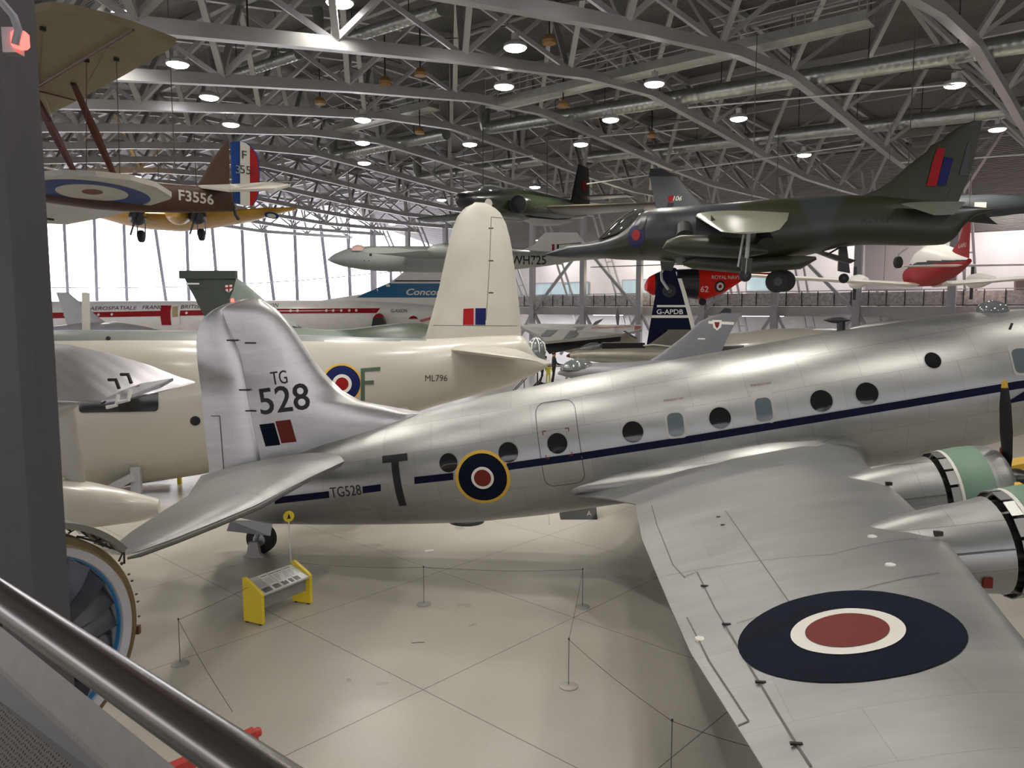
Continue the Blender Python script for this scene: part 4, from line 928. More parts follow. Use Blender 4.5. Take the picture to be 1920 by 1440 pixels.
# ---- small white jet at far left
Z = Fr('white_jet', (-27, 52), 0, 'white jet with a swept upright fin, in front of the red-striped airliner at left', 'aircraft')
Z.part('tail_fin', fin(Z, [(235, 622), (200, 607), (165, 578), (128, 549)], [(128, 622), (124, 603), (115, 575), (105, 548)], [.05, .05], 8), mat('jet_white', (.66, .67, .68), .35, 0, .03))
Z.part('fuselage', body(Z, [(95, 612), (150, 606), (220, 603), (270, 611), (300, 619)], [(95, 640), (180, 650), (300, 640)], 1.1, 20, 14), mat('jet_white_2', (.60, .59, .64), .3, 0, .03))
Z.part('landing_gear', MB().tube([(-1, 0, 0), (-1, 0, 4.6)], .15, 8), M['steel'])
# ---- grey twin jet bomber hanging
B1 = Fr('hanging_grey_jet', (-4, 48), 0, 'pale grey twin-engined jet hung level with pointed nose to the left, marked WH725', 'aircraft', zo=8.8)
bb = body(B1, [(614, 486), (625, 477), (640, 470), (655, 465), (690, 461), (760, 461), (850, 462), (930, 465), (990, 469), (1060, 473), (1130, 476), (1190, 480)], [(614, 488), (626, 494), (645, 500), (680, 506), (720, 509), (800, 511), (880, 511), (960, 506), (1025, 499), (1073, 490), (1130, 485), (1190, 482)], 1.0, 28, 34)
recolor(bb, lambda c: 1 if c.x < B1.pt(622, 487).x else (2 if c.x > B1.pt(890, 487).x else 0)); bT = bb.tree()
B1.part('fuselage', bb, (M['canb'], mat('nose_cone_cream', (.62, .55, .48), .3), mat('pale_grey_green', (.44, .455, .40), .32, 0, .03)), ang=70)
B1.part('canopy', MB().lathe(B1.pt(672, 471, -.25), (0, 0, 1), [(0, .46), (.15, .45), (.3, .34), (.38, .16), (.4, .02)], 20), mat('pink_tinted_canopy', (.75, .52, .45), .08, 0, .05))
bf = fin(B1, [(975, 470), (1000, 461), (1012, 446), (1022, 436)], [(1112, 480), (1100, 460), (1090, 446), (1082, 436)], [.07, .08], 8); bfT = bf.tree(); B1.part('tail_fin', bf, M['white'])
for x0, x1, m_ in ((1035, 1039.5, 'red'), (1039.5, 1044, 'offw'), (1044, 1048, 'mark')): pxdecal(B1, 'fin_flash', bfT, [(x0, 458), (x1, 458), (x1, 471), (x0, 471)], M[m_])
h = B1.hit(991, 487.5, bT); decal(B1, 'serial_text', bT, text2d('WH725', .52, .93, .012), M['mark'], (h.x, h.z), R(.5), .03, grid=.6)
B1.part('engine_pod', body(B1, [(801, 468), (808, 460), (825, 456), (850, 456), (930, 462)], [(801, 470), (810, 477), (830, 481), (930, 472)], 1, 20, 12, qc=-3.2), M['canb'])
B1.part('wing', wing([(B1.pt(768, 478, -.6), B1.pt(935, 478, -.6), .10), (Vector((-4.6, -3.2, 9.88)), Vector((-1.2, -3.2, 9.88)), .1)]), M['canb'])
B1.part('wing', wing([(Vector((-5.2, .5, 9.9)), Vector((-1, .5, 9.9)), .10), (Vector((-4.4, 4.5, 9.8)), Vector((-1.6, 4.5, 9.8)), .1)]), M['canb'])
for x, y, s_ in ((695, 478, .14), (754, 475, .08), (683, 489, .05), (692, 489, .05)): pxdecal(B1, 'small_hatch', bT, [(x - s_ * 18, y - s_ * 18), (x + s_ * 18, y - s_ * 18), (x + s_ * 18, y + s_ * 18), (x - s_ * 18, y + s_ * 18)], M['mark'])
B1.part('suspension_cable', MB().tube([(1, 0, 10.5), (1, 0, 15)], .02, 4), M['cable']); B1.part('suspension_cable', MB().tube([(-6, 0, 10.5), (-6, 0, 15)], .02, 4), M['cable'])
# ---- dark green twin jet hanging, nose towards the viewer's left
G = Fr('hanging_dark_green_jet', (-2.3, 35), 62, 'dark green twin-engined jet with black nose, hung behind the top of the cream fin', 'aircraft', zo=10)
hc = lambda s: 11.4 + s * .075
prof = [(-.1, .02), (0, .22), (.3, .33), (.9, .38)]
G.part('radome', MB().lathe((-.25, 0, hc(0) - .02), (1, 0, .075), [(0, .05), (.08, .2), (.3, .34), (.7, .40), (1.1, .42)], 24), M['black'])
gb = MB().loft([[Vector((s, ry * math.cos(a), hc(s) + dz + rz * math.sin(a))) for a in [2 * math.pi * k / 24 for k in range(24)]] for s, ry, rz, dz in ((.8, .42, .42, 0), (2.2, .52, .60, 0), (4, .6, .72, .02), (7, .62, .78, 0), (10, .5, .62, .05), (13, .32, .4, .1), (15, .1, .15, .2))])
G.part('fuselage', gb, M['cf'], ang=70)
for sg in (-1, 1):
    G.part('engine_nacelle', MB().lathe((3.6, sg * 1.05, hc(3.6) - .12), (1, 0, .06), [(0, .42), (.1, .47), (1.2, .55), (4, .56), (6.5, .45), (8, .3)], 24), M['cf'])
    G.part('intake_mouth', MB().lathe((3.55, sg * 1.05, hc(3.6) - .12), (1, 0, .06), [(0, .42), (.05, .40), (.4, .36), (.45, .02)], 24), M['black'])
    G.part('intake_rim', MB().lathe((3.52, sg * 1.05, hc(3.6) - .12), (1, 0, .06), [(.06, .47), (0, .455), (0, .425), (.06, .41)], 24, False), M['hgrey'])
    G.part('intake_bullet', MB().lathe((3.65, sg * 1.05, hc(3.6) - .12), (1, 0, .06), [(0, .02), (.1, .1), (.4, .16)], 12), M['steel'])
    y = sg
    G.part('wing', wing([(Vector((5.6, y * 1.0, hc(6) - .2)), Vector((9.4, y * 1.0, hc(6) - .25)), .09), (Vector((6.4, y * 6.9, hc(6) - .25)), Vector((8.4, y * 6.9, hc(6) - .3)), .08)]), mat('dark_wing_paint', (.09, .08, .06), .35, .3, .15) if sg < 0 else M['cf'])
    G.part('tailplane', wing([(Vector((13, y * .2, hc(13) + .8)), Vector((14.8, y * .2, hc(13) + .8)), .09), (Vector((13.5, y * 3.0, hc(13) + .8)), Vector((14.7, y * 3.0, hc(13) + .8)), .08)]), mat('tailplane_paint', (.12, .11, .08), .3, .4, .1))
G.part('canopy', MB().loft([[Vector((s, .33 * k_ * math.cos(a), hc(s) + .42 + .42 * k_ * math.sin(a))) for a in [math.pi * j / 10 for j in range(11)]] for s, k_ in ((1.5, .1), (2.0, .8), (2.6, 1), (3.8, .9), (4.8, .3))], closed=False, cap=False), M['canopy'])
G.part('tail_fin', fin(G, [('m', 12.0, 12.5), ('m', 13.3, 15.1)], [('m', 15.2, 12.5), ('m', 14.9, 15.1)], .08, 6), M['black'])
G.part('fin_red_mark', MB().box((14, -.12, 13.9), (.6, .05, .5)), M['red'], False)
G.part('fin_marking_disc', MB().lathe(G.pt(916, 381, -.9), (-.5, -.85, 0), [(0, .20), (.03, .18)], 16), M['offw'])
G.part('wheel_door', MB().loft([[Vector((s, -.9 + .3 * math.cos(a), hc(s) - .75 - .35 * math.sin(a) * k_)) for a in [math.pi * j / 8 for j in range(9)]] for s, k_ in ((4.5, .2), (6, 1), (8.5, .8), (10, .1))], closed=False, cap=False), M['steel'])
for s in (2, 9): G.part('suspension_cable', MB().tube([(s, 0, hc(s) + .5), (s, 0, 15.6)], .02, 4), M['cable'])
# ---- camouflaged jump jet hanging, nose to the left
Hh = Fr('camouflaged_jump_jet', (8.0, 23.4), -8, 'olive and slate camouflaged jet hung across the upper right, nose left', 'aircraft', zo=7.2)
top = [(1020, 477), (1045, 467), (1067, 460), (1107, 454), (1125, 450), (1150, 441), (1172, 427), (1190, 410), (1204, 397), (1235, 391), (1315, 385), (1360, 382), (1433, 375), (1506, 371), (1593, 366), (1640, 367), (1700, 373), (1760, 379), (1800, 385), (1860, 391)]
bot = [(1020, 479), (1045, 482), (1067, 484), (1122, 483), (1160, 487), (1235, 489), (1272, 495), (1335, 499), (1400, 498), (1477, 487), (1530, 475), (1576, 463), (1622, 459), (1724, 461), (1768, 459), (1788, 450), (1800, 430), (1825, 406), (1860, 395)]
sx_ = lambda x: Hh.pt(x, 440).x
jb = body(Hh, top, bot, [(sx_(1020), .02), (sx_(1067), .2), (sx_(1120), .38), (sx_(1180), .6), (sx_(1230), 1.0), (sx_(1330), 1.15), (sx_(1450), 1.0), (sx_(1600), .55), (sx_(1700), .42), (sx_(1800), .25), (sx_(1860), .08)], 36, 60, 2.25); jT = jb.tree()
recolor(jb, lambda c: 1 if c.x < sx_(1067) else 0)
Hh.part('fuselage', jb, (M['harrier'], M['hgrey']), ang=60)
Hh.part('nose_probe', MB().tube([Hh.pt(1022, 478), Hh.pt(1062, 467, -.3)], .02, 6), M['hgrey']); Hh.part('nose_probe', MB().tube([Hh.pt(1048, 458, 0), Hh.pt(1090, 455, 0)], .02, 6), M['dark'])
Hh.part('canopy', MB().loft([[Vector((Hh.pt(x, yb).x, w_ * math.cos(a), lerp(Hh.pt(x, yb).z, Hh.pt(x, yt_).z, math.sin(a)))) for a in [math.pi * j / 12 for j in range(13)]] for x, yb, yt_, w_ in ((1122, 449, 447, .1), (1138, 446, 433, .30), (1155, 440, 416, .36), (1172, 432, 402, .38), (1190, 420, 393, .38), (1207, 402, 391, .2))], closed=False, cap=False), mat('jet_canopy', (.10, .11, .10), .05, .35, .05))
for P in ([(1122, 449), (1138, 433), (1155, 416), (1172, 403), (1190, 394)], [(1155, 442), (1157, 428), (1165, 410)], [(1125, 452), (1160, 441), (1185, 428)]):
    Hh.part('canopy_frame', MB().tube([Hh.pt(x, y, -.30) for x, y in P], .022, 6), M['hgreen'])
pxdecal(Hh, 'intake_opening', jT, [(1205, 404), (1214, 406), (1206, 432), (1197, 430)], M['black'], .02, .1)
pxdecal(Hh, 'intake_opening', jT, [(1196, 462), (1203, 463), (1208, 478), (1201, 478)], M['black'], .02, .1)
h = Hh.hit(1193, 443, jT)
decal(Hh, 'roundel', jT, [[(x * .75, y) for x, y in circ(.33, 30)]], mat('matt_roundel_blue', (.012, .014, .07), .5), (h.x, h.z), 0, .012); decal(Hh, 'roundel_centre', jT, [[(x * .75, y) for x, y in circ(.16, 24)]], mat('matt_roundel_red', (.30, .012, .012), .5), (h.x, h.z + .03), 0, .02)
hf = fin(Hh, [(1600, 372), (1631, 364), (1665, 345), (1700, 312), (1738, 284), (1746, 271), (1768, 262), (1778, 250), (1800, 237), (1824, 227)], [(1795, 385), (1802, 365), (1817, 333), (1828, 290), (1833, 267), (1838, 245), (1841, 226)], [.05, .07], 14); hfT = hf.tree()
Hh.part('tail_fin', hf, M['hgreen'])
pxdecal(Hh, 'grey_rudder_area', hfT, [(1795, 340), (1812, 275), (1822, 252), (1834, 250), (1831, 290), (1817, 332), (1803, 366), (1775, 366)], M['hgrey'])
pxdecal(Hh, 'fin_flash', hfT, [(1757, 277), (1772, 279), (1768, 295), (1755, 349), (1736, 349), (1750, 297)], M['red'], .03); pxdecal(Hh, 'fin_flash', hfT, [(1770, 294), (1787, 297), (1773, 347), (1755, 349)], M['blue'], .03)
q3 = lambda x, y, q: Hh.pt(x, y, q)
Hh.part('wing', wing([(q3(1300, 403, -.8), q3(1480, 398, -.8), .09), (q3(1328, 420, -2.0), q3(1476, 413, -2.0), .08), (q3(1352, 434, -3.2), q3(1462, 430, -3.2), .07), (q3(1378, 437, -3.6), q3(1446, 435, -3.6), .05)]), M['hunder'])
Hh.part('wing', wing([(Vector((-2.6, .8, 9.7)), Vector((.6, .8, 9.7)), .09), (Vector((-1.0, 3.6, 9.2)), Vector((.4, 3.6, 9.2)), .05)]), M['harrier'])
Hh.part('wing_fence', MB().prism([q3(1333, 421, -1.9), q3(1347, 419, -1.9), q3(1333, 403, -1.9)], (0, .04, 0)), M['hgreen'], False)
Hh.part('tailplane', wing([(q3(1690, 383, -.5), q3(1812, 378, -.5), .05), (q3(1750, 403, -1.9), q3(1788, 402, -1.9), .04)]), mat('tailplane_pale_green', (.15, .165, .13), .4, 0, .1))
Hh.part('tailplane', MB().prism([q3(1797, 392, 1.2), q3(1838, 394, 1.2), q3(1871, 421, 1.9), q3(1805, 415, 1.2)], (0, .06, .02)), M['black'], False)
for yy, w_ in ((0, .22),):
    pod = Hh.part('underwing_tank', MB().tube([q3(1243, 466, -1.9), q3(1252, 461, -1.9), q3(1275, 459, -1.9), q3(1320, 461, -1.9), q3(1390, 466, -1.9), q3(1440, 472, -1.9)], [.03, .16, .27, .30, .28, .05], 20), M['hgreen'])
Hh.part('gun_pod', MB().tube([q3(1280, 494, -.6), q3(1300, 492, -.6), q3(1400, 498, -.6), q3(1500, 492, -.6), q3(1530, 484, -.6)], [.05, .2, .24, .2, .05], 16), M['hgreen'])
Hh.part('pylon', MB().prism([q3(1300, 448, -1.9), q3(1380, 436, -1.9), q3(1400, 455, -1.9), q3(1330, 458, -1.9)], (0, .08, 0)), M['hgreen'], False)
Hh.part('jet_nozzle', MB().tube([q3(1282, 425, -1.0), q3(1284, 445, -1.35)], [.22, .26], 16), M['dark'])
Hh.part('jet_nozzle', MB().tube([q3(1430, 440, -.95), q3(1436, 458, -1.2)], [.22, .26], 16), M['dark'])
Hh.part('air_brake', MB().prism([q3(1520, 468, 0), q3(1536, 469, -.2), q3(1606, 488, -.2), q3(1595, 494, 0), q3(1575, 489, 0)], (0, .5, .03)), M['hgreen'], False)
Hh.part('air_brake_strut', MB().tube([q3(1550, 478, -.1), q3(1578, 462, 0)], .03, 6), M['dark'])
def wheel(f, x, y, q, r_, w_, name='wheel', hub=True, m_='rubber', par=None):
    c = f.pt(x, y, q)
    o = f.part(name, MB().lathe(c - Vector((0, w_ / 2, 0)), (0, 1, 0), [(0, r_ * .6), (w_ * .08, r_ * .9), (w_ * .25, r_), (w_ * .75, r_), (w_ * .92, r_ * .9), (w_, r_ * .6)], 24), M[m_])
    if hub: f.part('wheel_hub', MB().lathe(c - Vector((0, w_ / 2 + .01, 0)), (0, 1, 0), [(0, r_ * .2), (.01, r_ * .38), (.03, r_ * .42)], 18), M['hgrey'], parent=o)
    return o
wheel(Hh, 1457, 528, -.35, .33, .26, 'main_wheel'); wheel(Hh, 1470, 527, .15, .33, .26, 'main_wheel')
Hh.part('main_gear_leg', MB().tube([q3(1462, 525, -.1), q3(1452, 490, -.1)], .08, 10), M['dark'])
wheel(Hh, 1255, 545, -.15, .2, .14, 'nose_wheel'); Hh.part('nose_gear_leg', MB().tube([q3(1253, 543, -.25), q3(1241, 525, -.25), q3(1240, 512, -.1), q3(1250, 488, -.1)], .045, 8), M['steel'])
Hh.part('nose_wheel_door', MB().prism([q3(1238, 490, -.3), q3(1266, 492, -.3), q3(1260, 508, -.3), q3(1240, 506, -.3)], (0, .03, 0)), M['hgreen'], False)
wheel(Hh, 1397, 517, -3.0, .16, .1, 'outrigger_wheel')
Hh.part('outrigger_leg', MB().tube([q3(1397, 515, -3.0), q3(1400, 484, -3.0), q3(1404, 437, -3.0)], .055, 8), M['steel']); Hh.part('outrigger_leg', MB().tube([q3(1384, 500, -3.0), q3(1394, 440, -3.0)], .03, 6), M['steel'])
Hh.part('outrigger_fairing', MB().prism([q3(1389, 484, -3.05), q3(1411, 484, -3.05), q3(1409, 508, -3.05), q3(1391, 508, -3.05)], (0, .12, 0)), M['hgreen'], False)
wheel(Hh, 1582, 522, 2.6, .16, .1, 'outrigger_wheel'); Hh.part('outrigger_leg', MB().prism([q3(1574, 460, 2.6), q3(1588, 460, 2.6), q3(1594, 512, 2.6), q3(1572, 508, 2.6)], (0, .12, 0)), M['black'], False)
for x in (1410, 1700): Hh.part('suspension_cable', MB().tube([q3(x, 378, 0), Vector((q3(x, 378, 0).x, 0, 14.6))], .015, 4), M['cable'])
Hh.part('sling_point', MB().box(q3(1447, 377, 0), (.22, .1, .06)), M['red'], False)
h = Hh.hit(1640, 412, jT); decal(Hh, 'dark_serial', jT, text2d('XZ133', .18, 1.1), mat('faded_marking', (.022, .023, .014), .6), (h.x, h.z), R(1), .015)
# ---- grey jet behind it
J = Fr('grey_jet_with_106', (10.5, 37), 0, 'slate grey jet hung behind the camouflaged one, its fin marked 106', 'aircraft', zo=10.5)
jf = fin(J, [(1345, 405), (1318, 386), (1295, 360), (1272, 331)], [(1236, 405), (1230, 389), (1224, 360), (1218, 331)], [.04, .05], 8); jfT = jf.tree(); J.part('tail_fin', jf, M['jetgrey'])
J.part('fin_cap', MB().prism([J.pt(1217, 333), J.pt(1219, 316), J.pt(1240, 316), J.pt(1272, 331)], (0, .1, 0)), M['black'], False)
h = J.hit(1270, 372, jfT); decal(J, 'squadron_number', jfT, text2d('106', .22, 1, .01, .3), M['offw'], (h.x, h.z), 0, .02)
pxdecal(J, 'squadron_badge', jfT, [(1252, 368), (1262, 366), (1263, 376), (1254, 379)], M['red']); pxdecal(J, 'badge_bars', jfT, [(1252, 380), (1264, 380), (1262, 389), (1250, 389)], M['mark'])
J.part('fuselage', body(J, [(1225, 400), (1300, 392), (1500, 385), (1700, 372), (1800, 366), (1880, 364), (1960, 372), ('m', 16.5, 11.6)], [(1225, 406), (1300, 425), (1500, 430), (1700, 425), (1800, 415), (1880, 405), (1960, 395), ('m', 16.5, 11.5)], .9, 20, 20), M['jetgrey'])
J.part('ventral_panel', MB().box(J.pt(1837, 386, -.8), (.55, .1, .32)), M['offw'], False)
J.part('suspension_cable', MB().tube([(2, 0, 11.2), (2, 0, 15)], .015, 4), M['cable'])
# ---- red helicopter
K = Fr('red_helicopter', (12.2, 55), 0, 'bright red navy rescue helicopter marked 62, hung in front of the far gallery', 'helicopter', zo=7)
kb = body(K, [(1211, 530), (1216, 520), (1226, 514), (1245, 506), (1300, 504), (1312, 503), (1360, 505), (1390, 509), (1402, 512)], [(1211, 545), (1222, 553), (1260, 558), (1302, 560), (1312, 565), (1340, 556), (1357, 549), (1390, 527), (1402, 521)], [(-3, .6), (-1, .85), (2, .8), (4.6, .2)], 24, 26, 2.4)
recolor(kb, lambda c: 1 if K.pt(1228, 530).x < c.x < K.pt(1303, 530).x else 0); kT = kb.tree()
K.part('fuselage', kb, (M['vred'], M['black']), ang=60)
K.part('tail_boom', MB().tube([K.pt(1398, 516), K.pt(1440, 515), K.pt(1478, 510)], [.2, .13, .08], 12), M['vred'])
h = K.hit(1350, 537, kT); roundel(K, kT, (h.x, h.z), (.40, .27, .12), (M['mark'], M['offw'], M['red']), off=.02)
h = K.hit(1321, 542, kT); decal(K, 'fleet_number', kT, text2d('62', .42, 1.0, .01), M['offw'], (h.x, h.z), 0, .02, grid=1)
h = K.hit(1364, 520, kT); decal(K, 'navy_lettering', kT, text2d('ROYAL NAVY', .26, .95, .008), M['offw'], (h.x - .1, h.z), 0, .02, grid=1)
K.part('rotor_hub', MB().tube([K.pt(1258, 508), K.pt(1258, 494)], .16, 10), M['dark'])
for a in (0, 120, 240): K.part('rotor_blade', MB().bar(K.pt(1258, 496), K.pt(1258, 496) + Vector((7.5 * math.cos(R(a + 12)), 7.5 * math.sin(R(a + 12)), .1)), .35, .05), M['dark'], False)
wheel(K, 1317, 566, -.8, .26, .2, 'main_wheel', False); K.part('wheel_leg', MB().tube([K.pt(1317, 566, -.7), K.pt(1312, 556, -.6)], .06, 6), M['dark'])
wheel(K, 1232, 566, -.6, .22, .15, 'nose_wheel', False); K.part('wheel_leg', MB().tube([K.pt(1232, 566, -.6), K.pt(1232, 550, -.5)], .05, 6), M['dark'])
K.part('suspension_cable', MB().tube([(0, 0, 9.5), (0, 0, 15)], .02, 4), M['cable'])
pxdecal(K, 'nose_vent', kT, [(1216, 544), (1221, 544), (1221, 549), (1216, 549)], M['mark'])
# ---- airliner with navy fin
Cm = Fr('navy_finned_airliner', (10.6, 48), 0, 'cream airliner with tall navy tail fin lettered G-APDB', 'aircraft')
cf_ = fin(Cm, [(1330, 700), (1311, 650), (1300, 600), (1285, 545), (1273, 508), (1266, 502)], [(1205, 700), (1212, 648), (1222, 590), (1231, 540), (1238, 508), (1246, 502)], [.09, .10], 14); cT = cf_.tree(); Cm.part('tail_fin', cf_, M['navy'])
pxdecal(Cm, 'white_leading_edge', cT, [(1264, 502), (1272, 505), (1286, 550), (1300, 603), (1311, 650), (1304, 650), (1292, 602), (1278, 548)], M['offw'], .03)
pxdecal(Cm, 'white_fin_stripe', cT, [(1225, 572), (1297, 572), (1298, 576), (1224, 576)], M['offw'], .035); pxdecal(Cm, 'white_fin_stripe', cT, [(1222, 591), (1301, 591), (1302, 596), (1221, 596)], M['offw'], .035)
h = Cm.hit(1256, 584.5, cT); decal(Cm, 'registration_text', cT, text2d('G-APDB', .30, 1.12, .014), M['offw'], (h.x, h.z), 0, .03, grid=1)
cb = body(Cm, [(1190, 655), (1260, 645), (1330, 631), (1390, 622), (1450, 616), (1540, 615), (1640, 616), ('m', 17, 5.2), ('m', 18, 4.5)], [(1190, 665), (1280, 695), (1390, 712), ('m', 17, 2.2), ('m', 18, 3.4)], 1, 24, 24)
recolor(cb, lambda c: 1 if c.z < 4.15 and c.z > 3.75 else 0); Cm.part('fuselage', cb, (M['cream'], M['black']))
for s in (4, 14): Cm.part('landing_gear', MB().tube([(s, 0, 0), (s, 0, 2.8)], .2, 8), M['steel'])
# ---- cool grey fighter on the floor
E1 = Fr('cool_grey_fighter', (6.2, 38.5), 0, 'cool grey fighter with bubble canopy, crested swept fin rising over the silver fuselage', 'aircraft')
eb = body(E1, [(1046, 698), (1056, 690), (1080, 686), (1115, 680), (1160, 680), (1215, 676), (1300, 672), (1380, 676)], [(1046, 702), (1080, 712), (1200, 722), (1380, 712)], [(-4, .1), (-3, .6), (0, 1.0), (4.5, .9), (5, .6)], 24, 24); E1.part('fuselage', eb, M['typh'])
eT_ = eb.tree()
E1.part('canopy', MB().loft([[Vector((E1.pt(x, 690).x, -.1 + w_ * math.cos(a), lerp(E1.pt(x, 693).z, E1.pt(x, yt_).z, math.sin(a)))) for a in [math.pi * j / 12 for j in range(13)]] for x, yt_, w_ in ((1050, 691, .1), (1060, 679, .38), (1075, 672, .46), (1095, 672, .45), (1108, 679, .35), (1118, 690, .1))], closed=False, cap=False), M['canopy'])
for x, yt_ in ((1083, 671), (1053, 686)): E1.part('canopy_frame', MB().tube([Vector((E1.pt(x, 690).x, -.1 + .48 * math.cos(a), lerp(E1.pt(x, 693).z, E1.pt(x, yt_).z, math.sin(a)))) for a in [math.pi * j / 12 for j in range(13)]], .025, 6), M['typh'])
ef = fin(E1, [(1200, 684), (1222, 675), (1250, 655), (1285, 628), (1312, 603), (1335, 592), (1352, 589)], [(1348, 684), (1352, 660), (1365, 632), (1378, 607), (1390, 587)], [.05, .05], 10); eT = ef.tree(); E1.part('tail_fin', ef, M['typh'])
pxdecal(E1, 'white_fin_band', eT, [(1316, 601), (1377, 604), (1375, 609), (1308, 606)], M['offw']); pxdecal(E1, 'fin_crest', eT, [(1335, 600), (1353, 600), (1352, 613), (1344, 620), (1337, 614)], M['offw'], .03); pxdecal(E1, 'fin_crest_bird', eT, [(1339, 604), (1349, 604), (1347, 612), (1344, 616), (1341, 612)], M['dred'], .04)
pxdecal(E1, 'fin_vane', eT, [(1308, 634), (1322, 634), (1322, 636.5), (1308, 636.5)], M['offw'])
E1.part('fin_tip', MB().prism([E1.pt(1347, 589), E1.pt(1360, 577), E1.pt(1371, 579), E1.pt(1371, 588)], (0, .1, 0)), M['black'], False)
E1.part('delta_wing', wing([(Vector((0, -.9, 3.0)), Vector((4.8, -.9, 3.0)), .04), (Vector((3.5, -4.8, 3.0)), Vector((4.8, -4.8, 3.0)), .04)]), M['typh']); E1.part('delta_wing', wing([(Vector((0, .9, 3.0)), Vector((4.8, .9, 3.0)), .04), (Vector((3.5, 4.6, 3.0)), Vector((4.8, 4.6, 3.0)), .04)]), M['typh'])
for s in (-1, 3.5): E1.part('landing_gear', MB().tube([(s, 0, 0), (s, 0, 2.9)], .12, 8), M['steel'])
# ---- silver pointed jet beyond
N1 = Fr('silver_pointed_jet', (5.5, 45), 0, 'worn silver jet with dark canopy and black spine, beyond the cool grey fighter', 'aircraft')
nb = body(N1, [(1062, 666), (1072, 660), (1090, 655), (1140, 651), (1200, 650), (1260, 652), (1300, 658)], [(1062, 669), (1080, 674), (1140, 682), (1300, 690)], 1, 22, 16)
recolor(nb, lambda c: 1 if c.x < N1.pt(1069, 666).x else 0); N1.part('fuselage', nb, (skin_mat('worn_silver', (.50, .48, .40), .4, .5, .8, .4), M['dred']))
N1.part('canopy', body(N1, [(1082, 656), (1095, 647), (1108, 642), (1120, 642), (1130, 650)], [(1082, 658), (1105, 662), (1130, 656)], .9, 16, 10), M['canopy'])
N1.part('spine', MB().box(N1.pt(1168, 648), (2.5, .5, .34)), M['black'], False)
N1.part('fin', fin(N1, [(1200, 655), (1225, 640), (1252, 620)], [(1290, 660), (1300, 640), (1308, 618)], .06, 6), mat('dull_grey_green', (.13, .13, .105), .5))
N1.part('tail_plane_edge', MB().tube([N1.pt(1206, 648, -.6), N1.pt(1225, 646, -.6), N1.pt(1262, 650, -.6)], .04, 6), M['offw'])
N1.part('wing', wing([(Vector((-1.5, -.8, 3.6)), Vector((2.2, -.8, 3.6)), .05), (Vector((.8, -3.8, 3.6)), Vector((2.2, -3.8, 3.6)), .04)]), M['hunder'])
for s in (-1, 3): N1.part('landing_gear', MB().tube([(s, 0, 0), (s, 0, 3.3)], .12, 8), M['steel'])
# ---- aircraft with striped raised wing
r = empty('striped_wing_aircraft', at(1090, 660, 53), 0, 'grey aircraft with raised white wing carrying grey stripes and a red tip', 'aircraft'); r.location.z = 0
L_ = lambda x, y, Y: at(x, y, Y) - r.location
wgp = [(975, 611, 50.5), (995, 607, 55), (1203, 609, 55), (1204, 617, 53), (1165, 626, 51), (1085, 634, 50.3), (1022, 640, 50), (1012, 630, 50)]
wmb_ = MB().prism([L_(*p) for p in wgp], (0, .1, -.18)); wtree = wmb_.tree(); wmb_.build('wing', mat('pale_wing_paint', (.50, .50, .47), .4, 0, .04), r, False)
def campatch(name, tree, org, quad, m, parent, off=.04, nu=8, nv=3):
    """paint patch laid on a surface between four outline points"""
    (ax, ay), (bx, by), (cx, cy), (dx, dy) = quad; P = []
    for j in range(nv + 1):
        for i in range(nu + 1):
            u_, v_ = i / nu, j / nv; x = lerp(lerp(ax, bx, u_), lerp(dx, cx, u_), v_); y = lerp(lerp(ay, by, u_), lerp(dy, cy, u_), v_)
            d = ray(x, y).normalized(); h = tree.ray_cast(EYE - org, d); P.append((h[0] - d * off) if h[0] is not None else None)
    F_ = [(j * (nu + 1) + i, j * (nu + 1) + i + 1, (j + 1) * (nu + 1) + i + 1, (j + 1) * (nu + 1) + i) for j in range(nv) for i in range(nu)]
    F_ = [f for f in F_ if all(P[q] is not None for q in f)]
    if F_: MB().add([q if q is not None else Vector((0, 0, 0)) for q in P], F_).build(name, m, parent, False)
sgm = mat('stripe_grey', (.20, .21, .23), .5)
campatch('wing_stripe', wtree, r.location, [(1030, 614), (1052, 613), (1032, 630), (1013, 630)], sgm, r)
campatch('wing_stripe', wtree, r.location, [(1075, 613), (1098, 612), (1078, 632), (1056, 635)], sgm, r)
campatch('wing_tip_paint', wtree, r.location, [(1190, 611), (1202, 611), (1202, 616), (1190, 619)], M['red'], r)
campatch('wing_lettering', wtree, r.location, [(1110, 613.5), (1183, 611), (1183, 613.5), (1108, 616.5)], mat('faded_red', (.50, .22, .18), .5), r)
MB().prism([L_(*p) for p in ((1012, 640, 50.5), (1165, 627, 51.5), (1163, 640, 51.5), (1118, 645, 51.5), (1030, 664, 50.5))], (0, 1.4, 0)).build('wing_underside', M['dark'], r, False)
mb = body(Fr('tmp', (0, 0), 0, '', ''), [('m', -3.2, 4.3), ('m', -1, 4.9), ('m', 3.5, 4.9), ('m', 4.2, 4.4)], [('m', -3.2, 4.0), ('m', 0, 3.2), ('m', 4.2, 3.8)], 1, 18, 10); bpy.data.objects.remove(bpy.data.objects['tmp'])
mb.v = [tuple(Vector(v) + Vector((0, 2.2, 0))) for v in mb.v]; mb.build('fuselage', mat('warm_white_cowl', (.6, .56, .47), .35), r)
for P in (((1108, 612, 54), (1116, 603, 54), (1131, 597, 54), (1127, 603, 54), (1115, 612, 54)), ((1157, 610, 54), (1154, 592, 54), (1158, 574, 54), (1162, 592, 54), (1160, 610, 54)), ((1168, 621, 50.6), (1172, 620, 50.6), (1196, 634, 50.6), (1192, 636, 50.6))): MB().prism([L_(*p) for p in P], (0, .1, 0)).build('propeller_blade', M['typh'], r, False)
MB().tube([L_(1095, 650, 53), Vector((0, 0, 0))], .15, 8).build('landing_gear', M['steel'], r)
